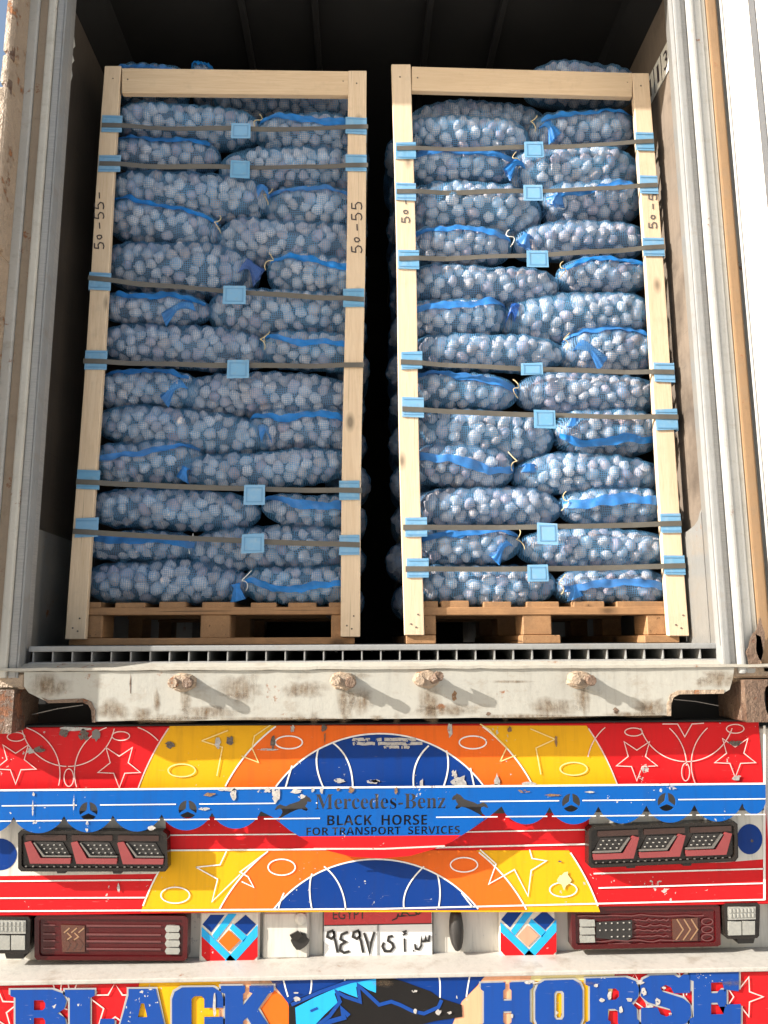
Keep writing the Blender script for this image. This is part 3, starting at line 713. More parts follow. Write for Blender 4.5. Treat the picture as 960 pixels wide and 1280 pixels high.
for L_ in ([(252, 926), (285, 913)], [(252, 926), (278, 934), (271, 970)], [(302, 945), (323, 953), (315, 935), (318, 920), (340, 905)], [(625, 952), (633, 935), (612, 912), (600, 905)], [(625, 952), (645, 944)], [(663, 911), (694, 924), (670, 935), (676, 968)]):
    strokes('painted_star', 'paint_line_yellow', TG, [L_], 1.4, LW)
for L_ in (arc3((398, 936), (396, 958), (404, 984)), arc3((415, 928), (434, 950), (441, 984)), arc3((365, 957), (361, 970), (357, 984)), arc3((536, 932), (520, 955), (517, 984)), arc3((558, 938), (560, 960), (554, 984)), arc3((588, 960), (590, 970), (593, 984))): strokes('painted_seam', 'paint_line', TG, [L_], 2, LW)
# bands behind the blue board and the lower arch
shape('painted_patch', 'paint_white', TG, [[(-75, 989), (205, 988), (208, 1050), (214, 1092), (-75, 1096)]], lay(1)); shape('painted_patch', 'paint_white', TG, [[(736, 986), (955, 983), (955, 1074), (905, 1078), (737, 1082)]], lay(1))
shape('painted_arch', 'paint_yellow', TG, [seg(463, 1237, 303, 1063, 1140)], lay(1.4)); shape('painted_arch', 'paint_orange', TG, [seg(466, 1236, 216, 1063, 1138)], lay(2)); shape('painted_dome', 'paint_blue', TG, [seg(470, 1236, 162, 1063, 1137.5)], lay(3))
for cx, cy, rd in ((463, 1237, 303), (466, 1236, 216)):
    for k in (True, False): strokes('painted_outline', 'paint_line', TG, [[q for q in ellipse(cx, cy, rd, rd, 120, 199, 341) if 1063 < q[1] < 1138 and (q[0] < 470) == k]], 1.9, lay(4))
strokes('painted_outline', 'paint_line', TG, [ellipse(470, 1236, 162, 162, 60, 218, 322)], 1.9, lay(4))
strokes('painted_stripe', 'paint_line', TG, [[(210, 1044), (480, 1042), (740, 1037)]], 1.55, LW); strokes('painted_stripe', 'paint_line', TG, [[(212, 1063), (480, 1061), (740, 1055)]], 2.0, LW)
for (a_, c_) in (((-60, 1102), (190, 1100)), ((-60, 1123), (181, 1122)), ((742, 1092), (955, 1086)), ((748, 1110), (955, 1104))): strokes('painted_stripe', 'paint_line', TG, [[a_, c_]], 1.8, LW)
strokes('painted_edge', 'paint_line', TG, [[(-70, 1139.5), (480, 1136), (956, 1124.5)]], 2, LW)
strokes('painted_edge', 'paint_line', TG, [[(955.5, 907), (955.5, 1125)]], 3, LW)
strokes('painted_star', 'paint_line', TG, [[(335, 1064), (300, 1090), (310, 1096), (317, 1109), (302, 1102)], [(245, 1084), (275, 1081), (283, 1064)], [(245, 1084), (272, 1099), (265, 1127), (300, 1093)]], 1.55, LW)
strokes('painted_star', 'paint_line', TG, [[(600, 1062), (620, 1080), (611, 1105), (643, 1087), (660, 1120), (664, 1088), (683, 1076), (665, 1073), (662, 1062)]], 1.55, LW)
for (x, y, a_, c_) in ((219, 1119, 18, 10), (352, 1084, 17, 10), (580, 1081, 17, 9), (704, 1112, 17, 9)): strokes('painted_oval', 'paint_line', TG, [ellipse(x, y, a_, c_)], 1.55, LW)
for L_ in (arc3((390, 1092), (387, 1112), (390, 1137)), arc3((405, 1083), (424, 1106), (432, 1137)), arc3((355, 1116), (350, 1128), (348, 1137)), arc3((530, 1083), (509, 1110), (505, 1136)), arc3((547, 1094), (550, 1114), (548, 1135)), arc3((577, 1116), (583, 1124), (591, 1134))): strokes('painted_seam', 'paint_line', TG, [L_], 1.8, LW)
shape('backing_band', 'backing_shade', TG, [[(-70, 987), (480, 984), (955, 981), (955, 1013), (604, 1017), (584, 1036), (560, 1049), (396, 1051), (372, 1038), (348, 1020), (-70, 1026)]], lay(6))  # grey metal, darkened in colour for the shade behind the cut-outs
# blue dots
shape('painted_disc', 'paint_blue', TG, [ellipse(0, 1068, 21, 20)[1:]], lay(2)); shape('painted_disc', 'paint_blue', TG, [ellipse(937, 1049, 16, 19)[1:]], lay(2)); shape('bolt_hole', 'chip_dark', TG, [ellipse(940, 1051, 1.8, 2, 10)[1:]], lay(3))
# flaked paint and bare patches
for (x, y, a_, c_, m) in ((80, 916, 8, 6, 'chip_dark'), (105, 919, 7, 8, 'chip_dark'), (120, 919, 7, 8, 'steel_grey'), (93, 911, 22, 3, 'chip'), (49, 937, 7, 5, 'chip_dark'), (38, 939, 6, 4, 'chip'), (272, 928, 4, 8, 'chip'), (287, 926, 6, 7, 'chip_dark'), (341, 927, 3.5, 11, 'chip_dark'), (366, 911, 3, 6, 'chip'), (405, 910, 4, 6, 'chip_dark'), (406, 921, 1.2, 9, 'chip_rust'), (563, 913, 4, 11, 'chip'), (637, 912, 3, 4, 'chip_rust'), (695, 925, 2, 9, 'chip_rust'), (213, 931, 8, 5, 'chip_dark'), (425, 976, 8, 3, 'chip'), (468, 976, 7, 2, 'chip'), (466, 977, 9, 3, 'chip'), (334, 937, 18, 1.5, 'chip'), (919, 929, 11, 4, 'chip_dark'), (920, 972, 7, 3.5, 'chip'), (527, 979, 2.5, 7, 'chip'), (575, 977, 11, 9, 'chip'), (568, 968, 4, 6, 'chip'), (621, 976, 4, 10, 'chip'), (620, 983, 14, 3, 'chip'), (608, 984, 8, 3, 'chip'), (660, 980, 10, 3, 'chip'), (442, 925, 2, 2, 'chip'), (705, 1100, 9, 12, 'paint_pale'), (700, 1077, 2.5, 1.5, 'chip_dark'), (148, 1110, 2, 6, 'chip')):
    shape('flaked_paint', m, TG, [jag(x, y, a_*1.15, c_*1.15, 12, .55)], lay(6.2))
for k, (x0, x1, y) in enumerate(((441, 520, 924.5), (441, 528, 929.5), (480, 512, 934))):      # remains of torn-off tape
    bm = bmesh.new()
    pts = [(x0+(x1-x0)*q/22, y+random.uniform(-.5, .5)) for q in range(23)]
    ribbon(bm, pts, 4.2-k*.4, lay(6.4+k*.3)); bm.faces.ensure_lookup_table()
    bmesh.ops.delete(bm, geom=[f for f in bm.faces if random.random() < .16], context='FACES'); emit('tape_remnant', bm, 'chip', TG)

# blue board with scalloped edge and cut-out pictures and words
YS = .030
top = [(-70, 990), (100, 988), (480, 984.5), (800, 981.5), (957, 980)]
cusps = [(957, 1004), (928, 1004), (868, 1006), (808, 1007), (748, 1008), (687, 1009), (627, 1008)]
left = [(326, 1014), (265, 1016), (202, 1018), (141, 1019), (80, 1020), (17, 1021), (-45, 1022)]
def scallop(a_, b_, d=22):
    """rounded lobe hanging between two cusps"""
    out = []
    for k in range(1, 12):
        t_ = k/12; s_ = max(0, 1-(2*t_-1)**2)
        out.append((a_[0]+(b_[0]-a_[0])*t_, a_[1]+(b_[1]-a_[1])*t_+d*s_**.72))
    return out
outl = list(top)
for a_, b_ in zip(cusps, cusps[1:]): outl += [a_]+(scallop(a_, b_) if abs(a_[0]-b_[0]) > 40 else scallop(a_, b_, 14))
outl += [cusps[-1], (610, 1022), (590, 1036), (565, 1052), (540, 1062), (512, 1070), (476, 1073), (440, 1071), (412, 1064), (388, 1054), (362, 1038), (342, 1022)]
for a_, b_ in zip(left, left[1:]): outl += [a_]+scallop(a_, b_, 21)
outl += [left[-1], (-60, 1040), (-70, 1040)]
holes = []
for (x, y) in ((110.5, 1014), (234.5, 1012), (714, 1003.5), (833.5, 1002.5)):    # three-pointed star in a ring, cut through
    r_ = 11.5
    for k in range(3):
        a0 = -90+120*k
        holes.append([(x+r_*math.cos(R(a0+d)), y+r_*math.sin(R(a0+d))) for d in np.linspace(6, 114, 12)]+[(x+2.6*math.cos(R(a0+60)), y+2.6*math.sin(R(a0+60)))])
bold = lambda t_: ''.join(chr(0x1D5D4+ord(ch)-65) if ch.isalpha() else ch for ch in t_)
HORSE = [(413, 451), (424, 431), (440, 421), (456, 428), (470, 431), (488, 421), (512, 414), (536, 405), (546, 394), (556, 384), (568, 380), (574, 376), (577, 384), (588, 388), (598, 404), (594, 411), (584, 410), (578, 408), (574, 421), (566, 432), (578, 442), (580, 450), (572, 456), (556, 450), (548, 445), (530, 448), (514, 454), (496, 462), (478, 472), (462, 480), (452, 487), (436, 496), (440, 512), (428, 500), (430, 490), (444, 478), (452, 462), (448, 448), (436, 444), (424, 449)]
h1 = [(240+x/4, 900+y/4) for x, y in HORSE]; holes.append(h1)
cxm = sum(p[0] for p in h1)/len(h1)
holes.append([(587-(x-cxm), y-2.5) for x, y in h1][::-1])
txt = text_px('\U0001D40C\U0001D41E\U0001D42B\U0001D41C\U0001D41E\U0001D41D\U0001D41E\U0001D42C-\U0001D401\U0001D41E\U0001D427\U0001D433', 394, 557, 993, 1012, -.008)
txt += text_px(bold('BLACK  HORSE'), 409, 534, 1019, 1032, -.006) + text_px(bold('FOR TRANSPORT  SERVICES'), 383, 575, 1034.5, 1044.5, -.012)
BB = shape('scalloped_board', 'paint_sky', TK, [outl]+holes, YS, .003, txt)
layb = lambda k: YS-.0006*k
# lower part of the hanging lobe is red, with gaps for the lowest words
redp = [(374, 1045.5), (480, 1045), (576, 1044), (565, 1052), (540, 1062), (512, 1070), (476, 1073), (440, 1071), (412, 1064), (388, 1054)]
shape('painted_lobe', 'paint_red', BB, [redp], layb(1), 0)
strokes('painted_edge', 'paint_line', BB, [[(-70, 988.5), (100, 987), (480, 984), (957, 979.5)]], 2.3, layb(2))
def dash(y0, y1, spans): return [[(a_, y0+(y1-y0)*(a_+70)/1027), (b_, y0+(y1-y0)*(b_+70)/1027)] for a_, b_ in spans]
strokes('painted_stripe', 'paint_line', BB, dash(1008, 998.5, ((2, 96), (125, 220), (249, 344), (395, 396.5), (600, 699), (728, 819), (848, 957))), 1.4, layb(2))
strokes('painted_stripe', 'paint_line', BB, dash(1027, 1018, ((-70, 14), (20, 77), (84, 139), (146, 200), (205, 262), (268, 322), (330, 400), (545, 622), (632, 684), (690, 745), (750, 806), (811, 865), (870, 926), (931, 957))), 1.4, layb(2))
strokes('painted_stripe', 'paint_line_pink', BB, [[(392, 1061), (480, 1061), (556, 1057.5)]], 2, layb(3))
for (x, y, a_, c_, m) in ((262, 993, 8, 2.5, 'chip_rust'), (292, 992, 4, 9, 'chip'), (283, 987, 14, 2.5, 'chip'), (344, 993, 6, 12, 'chip'), (330, 988, 12, 4, 'chip'), (370, 989, 8, 4, 'chip'), (377, 996, 5, 3.5, 'chip'), (391, 987, 2.5, 4, 'chip'), (402, 988, 3, 4, 'chip'), (439, 988, 4, 5, 'chip_rust'), (423, 987, 3, 2.5, 'chip_rust'), (254, 1011, 9, 2.5, 'chip'), (495, 988, 2.5, 5, 'chip_rust'), (655, 989, 9, 3, 'chip_rust'), (693, 994, 12, 2, 'chip_rust'), (840, 985, 7, 2.5, 'chip'), (737, 990, 6, 1.5, 'chip'), (109, 1033, 2.5, 8, 'chip'), (189, 1035, 7, 3, 'chip'), (41, 1011, 1.2, 12, 'chip'), (92, 1005, 1, 14, 'chip'), (42, 993, 2, 3, 'chip')):
    shape('flaked_paint', m, BB, [jag(x, y, a_*1.15, c_*1.15, 12, .55)], layb(3.5))
for x in (-40, 160, 300, 475, 660, 780, 900):                          # spacers that hold the board off the tailgate
    c = P(x, 1000, YS); b = bmesh.new(); tube(b, [(c.x, YS+.0035, c.z), (c.x, YT-.005, c.z)], .008, 8); emit('spacer', b, 'steel_grey', BB)

# upper light clusters
def cluster(cx, cy, slope, flip):
    """black lamp body with three bays of LEDs and pink reflectors"""
    w2, h2 = 94, 26
    yb = YT-.006
    def Q(u, v, y): return (cx+u, cy+v+slope*u)
    body = [(-94, -22), (-90, -26), (88, -26), (93, -22), (94, 20), (90, 25), (-90, 26), (-94, 22)]
    o = shape('light_cluster', 'lamp_black', TK, [[Q(u, v, 0) for u, v in body]], yb-.030, .030)
    shape('lamp_bezel', 'lamp_black', o, [[Q(u*.99, v*.97, 0) for u, v in body], [Q(u*.955, v*.84, 0) for u, v in body]], yb-.037, .0065)
    f = 1 if not flip else -1
    for k in range(3):
        u0 = (-86+k*58) if not flip else (86-k*58)
        m = lambda u, v: Q(u0+f*u, v, 0)
        shape('lamp_cover', 'lamp_brown', o, [[m(1, -20), (m(52, -20)), m(52, -13), m(1, -13)]], yb-.0335, .003)
        shape('reflector', 'lamp_pink', o, [[m(0, -10), m(8, -12), m(20, 9), m(58, 9), m(57, 16), m(7, 16)]], yb-.0385, .008)
        shape('chrome_rim', 'chrome', o, [[m(11, -10), m(13, -10), m(25, 5.5), m(58, 5.5), m(58, 7.5), m(23, 7.5)]], yb-.0395, .006)
        p_ = shape('led_panel', 'rubber', o, [[m(14, -11), m(48, -11), m(57, 5), m(26, 5)]], yb-.0335, .003)
        b = bmesh.new()
        for a_ in range(4):
            for c_ in range(3):
                q = m(22+a_*7.6+c_*3, -7.5+c_*4.8); w_ = P(*q, yb-.036); box(b, w_.x-.0024, w_.x+.0024, yb-.0372, yb-.034, w_.z-.0014, w_.z+.0014, .0005)
        emit('led', b, 'led', o)
    b = bmesh.new()
    for a_ in range(20):
        q = Q(-84+a_*8.8, 19.5, 0); w_ = P(*q, yb-.034); box(b, w_.x-.0026, w_.x+.0026, yb-.0345, yb-.0305, w_.z-.0016, w_.z+.0016, 0)
    emit('led', b, 'chrome', o)
    for u in (-40, 30): shape('lamp_tab', 'rubber', o, [[Q(u-6, 24, 0), Q(u+6, 24, 0), Q(u+5, 28, 0), Q(u-5, 28, 0)]], yb-.02, .015)
    return o
cluster(116.5, 1064, .006, False); cluster(829, 1055.5, -.04, True)

# lower housing, lamps, emblem plates, number plate
YH = .135
hz0, hz1 = P(480, 1207, YH).z, z_b+.05
HO = boxo('lamp_housing', 'paint_white', TK, P(-80, 1170, YH).x, P(1050, 1170, YH).x, YH, YH+.04, hz0-.03, hz1, .002)
def tail(name, mat, pts, y, d, parent): return shape(name, mat, parent, [pts], y, d)
# left tail lamp
TLp = tail('tail_lamp', 'lamp_red', [(47, 1143), (231, 1145), (235, 1149), (234, 1198), (230, 1201), (46, 1200), (43, 1196), (43, 1148)], YH-.045, .043, TK)
yl = YH-.0485
shape('lamp_bezel', 'lamp_red', TLp, [[(47, 1143), (231, 1145), (235, 1149), (234, 1198), (230, 1201), (46, 1200), (43, 1196), (43, 1148)], [(51, 1148), (227, 1150), (229, 1153), (228, 1194), (226, 1196), (51, 1195), (49, 1192), (49, 1151)]], yl-.002, .005)
for k, y in enumerate((1157, 1168, 1176.5, 1186)):
    strokes('lens_rib', 'lamp_red_line', TLp, [[(108, y), (201, y+.6)]], 2.6, yl+.0005); strokes('lens_rib', 'lamp_red_line', TLp, [[(54, y-.6), (69, y-.5)]], 1.8, yl+.0005)
shape('amber_lens', 'lamp_amber', TLp, [[(76, 1156), (106, 1157), (106, 1190), (78, 1190)]], yl, .003)
strokes('chevron', 'lamp_amber_line', TLp, [[(80+k*9, 1166), (87+k*9, 1160)] for k in range(3)]+[[(82+k*9, 1176), (89+k*9, 1171), (84+k*9, 1166)] for k in range(2)], 1.6, yl-.0008)
strokes('chevron', 'lamp_amber', TLp, [[(82+k*8, 1174), (87+k*8, 1180), (82+k*8, 1188)] for k in range(3)], 2.4, yl-.0008)
for k in range(4): shape('clear_lens', 'lamp_clear', TLp, [[(208, 1157+k*9.3), (224, 1157+k*9.3), (225, 1161+k*9.3), (223, 1165+k*9.3), (208, 1165+k*9.3), (206, 1161+k*9.3)]], yl-.003, .006)
# right tail lamp, cracked and taped
ol = [(717, 1133), (894, 1130), (900, 1133), (901, 1181), (897, 1183), (718, 1187), (715, 1184), (714, 1136)]
TRp = tail('tail_lamp', 'lamp_red', ol, YH-.045, .043, TK)
TRp['label'] = 'cracked dark red tail lamp patched with clear tape'
shape('lamp_bezel', 'lamp_red', TRp, [ol, [(722, 1139), (890, 1136), (894, 1139), (895, 1176), (892, 1178), (723, 1181), (720, 1179), (719, 1141)]], yl-.002, .005)
for k in range(3): shape('clear_lens', 'lamp_clear', TRp, [[(725, 1150+k*10), (743, 1149.5+k*10), (744, 1158+k*10), (725, 1158.5+k*10)]], yl-.003, .006)
LP = shape('led_panel', 'rubber', TRp, [[(745, 1153), (790, 1150), (790, 1172), (782, 1177), (760, 1174), (745, 1172)]], yl-.001, .003)
b = bmesh.new()
for a_ in range(6):
    for c_ in range(3):
        if c_ == 2 and a_ < 2: continue
        w_ = P(750+a_*7.4, 1154.5+c_*8.5-a_*.25, yl-.002); box(b, w_.x-.0022, w_.x+.0022, yl-.003, yl-.0012, w_.z-.0018, w_.z+.0018, .0005)
emit('led', b, 'led', TRp)
shape('amber_lens', 'lamp_amber', TRp, [[(840, 1149), (872, 1147), (872, 1176), (841, 1177)]], yl, .003)
strokes('chevron', 'lamp_amber_line', TRp, [[(845+k*9, 1175), (854+k*9, 1162), (846+k*9, 1149)] for k in range(3)], 1.7, yl-.0008)
for k in range(3): strokes('lens_ring', 'lamp_red_line', TRp, [ellipse(884, 1152+k*10, 7, 4, 16)], 1.5, yl-.0005)
for (y, a_, c_) in ((1144, 722, 880), (1150, 792, 836), (1157, 794, 838), (1163, 793, 838), (1170, 793, 836), (1176, 735, 850), (1180, 760, 830)):
    strokes('tape_fold', 'lamp_red_line', TRp, [[(a_+(c_-a_)*q/14, y+random.uniform(-1.3, 1.3)) for q in range(15)]], 1.4, yl-.0012+.0002*(y % 3))
# square work lamps on brackets
for (x0, y0, x1, y1, s_) in ((-12, 1146, 38, 1192, 0), (905, 1130, 950, 1174, -.03)):
    q = lambda u, v: (x0+(x1-x0)*u, y0+(y1-y0)*v+s_*(x1-x0)*u)
    wl = shape('work_lamp', 'lamp_black', TK, [[q(.06, 0), q(.94, 0), q(1, .08), q(.98, .93), q(.92, 1), q(.10, 1), q(.04, .94), q(0, .08)]], YH-.065, .045)
    for (a_, c_, e_, d_) in ((.12, .10, .88, .46), (.12, .51, .485, .90), (.515, .51, .86, .90)): shape('lamp_glass', 'lamp_clear', wl, [[q(a_, c_), q(e_, c_), q(e_, d_), q(a_, d_)]], YH-.069, .006)
    b = bmesh.new()
    for i_ in range(7):
        for j_ in range(2): w_ = P(*q(.19+.103*i_, .20+.14*j_), YH-.07); box(b, w_.x-.0032, w_.x+.0032, YH-.0715, YH-.0685, w_.z-.0055, w_.z+.0055, .001)
    emit('led', b, 'lamp_clear', wl)
    shape('bracket', 'rubber', wl, [[q(.36, 1.0), q(.86, 1.0), q(.82, 1.14), q(.40, 1.14)]], YH-.05, .05)
# lattice emblem plates
def emblem(cx, cy, fade):
    yb = YH-.03
    o = pxbox('emblem_plate', 'paint_white', TK, (cx-36.5, cy-36), (cx+36.5, cy+36), yb, YH-.001, .005)
    lk = lambda k: yb-.0007*k
    T_ = lambda pts: [(cx+u, cy+v) for u, v in pts]
    cut = [(-35, -22), (-22, -33), (22, -33), (35, -20), (35, 22), (20, 35), (-20, 35), (-35, 20)]
    shape('emblem_red', 'paint_red', o, [T_([(-35, -6), (0, 30), (-4, 34), (-20, 34), (-35, 19)])], lk(1)); shape('emblem_red', 'paint_red', o, [T_([(35, -6), (35, 20), (20, 34), (-2, 34)])], lk(1))
    shape('emblem_blue', 'paint_blue', o, [T_([(-34, -20), (-24, -32), (-6, -32), (-23, -10)])], lk(1)); shape('emblem_blue', 'paint_blue', o, [T_([(20, -32), (33, -20), (21, -7), (6, -20)])], lk(1))
    for pts in ([(-2, -33), (9, -33), (-17, 0), (-22, -6)], [(-35, -17), (-35, -5), (3, 31), (7, 24)], [(35, -20), (35, -5), (0, 34), (-14, 34)], [(4, -21), (0, -15), (17, 2), (22, -5)]):
        shape('emblem_band', 'paint_cyan', o, [T_(pts)], lk(2))
    shape('emblem_diamond', 'paint_salmon' if fade else 'paint_orange', o, [T_([(-1, -13), (13, 0), (-1, 14), (-14, 1)])], lk(3))
    return o
emblem(287, 1175.5, False); emblem(660.5, 1169.5, True)
# bracket panels beside the number plate
bp = pxbox('bracket_panel', 'paint_white', TK, (329, 1140), (386, 1199), YH-.022, YH-.001, .006)
shape('rust_gap', 'chip_rust', bp, [jag(358, 1199, 15, 2, 14, .5)], YH-.0235)
shape('torn_hole', 'rubber', bp, [jag(375, 1176, 12, 13, 16, .35)], YH-.030, .007); shape('torn_flap', 'lamp_black', bp, [[(362, 1169), (372, 1164), (379, 1169), (372, 1176), (366, 1176)]], YH-.036, .006)
c = P(376, 1148, YH-.025); b = bmesh.new(); tube(b, [c+Vector((0, .004, 0)), c+Vector((0, -.004, 0)), c+Vector((0, -.007, 0))], [.017, .016, .008], 14); emit('grommet', b, 'paint_white', bp)
b = bmesh.new(); c = P(571, 1162, YH-.02)
for k in range(1):
    n = 20; v1 = [b.verts.new((c.x+.020*math.copysign(abs(math.cos(2*math.pi*q/n))**.8, math.cos(2*math.pi*q/n)), YH-.001, c.z+.057*math.sin(2*math.pi*q/n))) for q in range(n)]
    v2 = [b.verts.new((c.x+.018*math.copysign(abs(math.cos(2*math.pi*q/n))**.8, math.cos(2*math.pi*q/n)), YH-.030, c.z+.054*math.sin(2*math.pi*q/n))) for q in range(n)]
    v3 = [b.verts.new((c.x+.009*math.cos(2*math.pi*q/n), YH-.038, c.z+.042*math.sin(2*math.pi*q/n))) for q in range(n)]
    for A_, B_ in ((v1, v2), (v2, v3)):
        for q in range(n): b.faces.new((A_[q], A_[(q+1) % n], B_[(q+1) % n], B_[q]))
    b.faces.new(v3)
emit('plate_light', b, 'rubber', TK, True)
NPy = YH-.012
NP = shape('number_plate', 'plate_white', TK, [[(404, 1137), (541, 1134), (541, 1196), (539, 1198), (406, 1200), (404, 1198)]], NPy, .004)
shape('plate_band', 'plate_red', NP, [[(405, 1138), (539.5, 1135), (539.5, 1154.5), (405, 1157)]], NPy-.0008)
strokes('plate_border', 'rubber', NP, [['c', (404, 1137), (541, 1134), (541, 1197), (404, 1200)]], 1.4, NPy-.0014); strokes('plate_divider', 'plate_grey', NP, [[(472.5, 1156), (472.5, 1198)]], 2.4, NPy-.0014); strokes('plate_divider', 'rubber', NP, [[(405, 1157), (540, 1154.5)]], 1.2, NPy-.0016)
shape('lettering', 'rubber', NP, [], NPy-.0016, 0, text_px('EGYPT', 416, 457, 1137.5, 1149.5, -.02))
KW = 3.0
def pen(lines, wd=3.2): strokes('lettering', 'rubber', NP, lines, wd, NPy-.0017)
# the plate's Arabic figures and letters, drawn stroke by stroke
def nine(x): pen([[(x+11, 1163), (x+4, 1165.5), (x+3, 1171), (x+8, 1173.5), (x+12, 1170), (x+11, 1164), (x+13, 1176), (x+16, 1191)]])
nine(406); nine(438)
pen([[(435, 1165), (427, 1168), (425.5, 1174), (432, 1177.5), (426, 1181), (425, 1188), (430, 1191), (437, 1189)]])
pen([[(455, 1166), (459, 1178), (462, 1192), (464, 1178), (468, 1165)]])
pen([[(491, 1170), (486, 1171), (485, 1176), (490, 1179), (492, 1184), (488, 1189), (481, 1189), (478, 1183), (480, 1178)]])
pen([[(505.5, 1173), (506, 1190)], [(508.5, 1163.5), (504.5, 1165), (507, 1167), (503.5, 1169)]], 2.4); pen([[(516, 1188.5), (518, 1188.5)]], 2.2)
pen([[(537, 1169), (536, 1176), (532.5, 1176), (532, 1171), (531, 1176.5), (527, 1177), (526.5, 1171), (526.5, 1182), (523.5, 1187), (519.5, 1186), (518.5, 1180)]], 2.6)
pen([[(525, 1140.5), (522, 1138), (519.5, 1141), (523, 1143), (526, 1141), (519, 1144), (512, 1144.5), (509, 1141.5), (503, 1141), (502, 1144.5), (510, 1145), (500, 1145.5), (497, 1145)], [(498, 1142), (496, 1148), (490, 1150.5)]], 1.7)
# bumper with its ledge and lettering
YB = .005
bz = P(480, 1222, YB).z
p, q = P(-90, 1250, YB), P(1060, 1250, YB)
zl2 = bz+.004
BU = boxo('bumper', 'paint_red', TK, p.x, q.x, YB, YB+.03, .34, bz, .004)
b = bmesh.new(); box(b, p.x, q.x, YB-.010, YH-.001, bz+.001, bz+.012, .0025, 2); emit('bumper_ledge', b, 'dirty_white', BU)
lb = lambda k: YB-.0007*k
G_ = 1330
shape('painted_arch', 'paint_yellow', BU, [[(175, 1219), (280, 1218), (290, G_), (150, G_)]], lb(1)); shape('painted_arch', 'paint_peach', BU, [[(276, 1218), (350, 1217), (364, 1250), (364, G_), (270, G_)]], lb(2))
shape('painted_arch', 'paint_orange', BU, [[(325, 1262), (343, 1238), (362, 1252), (362, G_), (328, 1282)]], lb(2.6)); shape('painted_dome', 'paint_blue', BU, [[(338, 1218), (480, 1216), (606, 1214), (596, 1232), (577, 1252), (545, G_), (375, G_), (360, 1254)]], lb(3))
shape('painted_arch', 'paint_peach', BU, [[(604, 1214), (664, 1212), (640, G_), (540, G_), (577, 1252), (597, 1232)]], lb(2.4)); shape('painted_arch', 'paint_pale', BU, [[(662, 1212), (768, 1210), (752, G_), (630, G_)]], lb(1.8)); shape('painted_arch', 'paint_yellow', BU, [[(668, 1226), (735, 1225), (735, G_), (664, G_)]], lb(2.0))
strokes('painted_seam', 'paint_line', BU, [arc3((353, 1219), (356, 1232), (360, 1246)), arc3((389, 1220), (389, 1234), (386, 1246)), [(431, 1219), (431, 1226)], arc3((545, 1216), (550, 1230), (548, 1270)), arc3((588, 1216), (585, 1232), (583, 1246))], 1.8, lb(3.8))
strokes('painted_star', 'paint_line_pink', BU, [star(144, 1256, 38, -90, .40), star(-4, 1262, 30, -90)], 1.8, lb(4)); strokes('painted_star', 'paint_line_pink', BU, [star(928, 1246, 26, -72, .42)], 1.6, lb(4)); strokes('painted_star', 'paint_line_pink', BU, [star(793, 1240, 30, -90, .4)], 1.5, lb(4))
for L_ in (arc3((66, 1222), (72, 1250), (84, 1262)), arc3((98, 1224), (90, 1250), (88, 1275)), arc3((845, 1208), (852, 1228), (856, 1262)), arc3((866, 1206), (862, 1222), (858, 1244))): strokes('painted_ring', 'paint_line_pink', BU, [L_], 1.5, lb(4))
strokes('painted_oval', 'paint_line_pink', BU, [ellipse(81, 1236, 5, 10)], 1.5, lb(4))
shape('horse_head', 'paint_black', BU, [[(361, 1255), (366, 1251), (403, 1236), (436, 1224), (468, 1219), (490, 1218), (508, 1228), (524, 1234), (538, 1239), (549, 1247), (577, 1256), (578, 1271), (565, 1273), (545, 1276), (525, 1281), (520, G_), (361, G_)]], lb(5))
shape('painted_mane', 'paint_cyan', BU, [[(369, 1259.6), (393, 1247), (420, 1235), (447, 1226), (470, 1223), (470, 1241), (460, 1237), (449, 1230), (445, 1234), (447, 1247), (436, 1243), (424, 1238), (418, 1242), (422, 1253), (406, 1268), (393, 1282), (388, 1310), (372, 1310)]], lb(6))
strokes('painted_outline', 'paint_letter', BU, [[(364, 1256), (400, 1240), (436, 1227), (470, 1221)], [(395, 1283), (412, 1270), (425, 1252), (421, 1240), (432, 1246), (450, 1252), (448, 1232), (458, 1241), (474, 1256), (489, 1252), (500, 1256), (516, 1264), (530, 1267), (548, 1259), (552, 1250)]], 4.5, lb(7))
strokes('painted_outline', 'paint_letter', BU, [[(388, 1264), (397, 1260)]], 3, lb(7)); strokes('painted_outline', 'paint_letter', BU, [[(394, 1290), (412, 1277), (430, 1272), (428, 1262), (436, 1270)]], 6, lb(7.4))
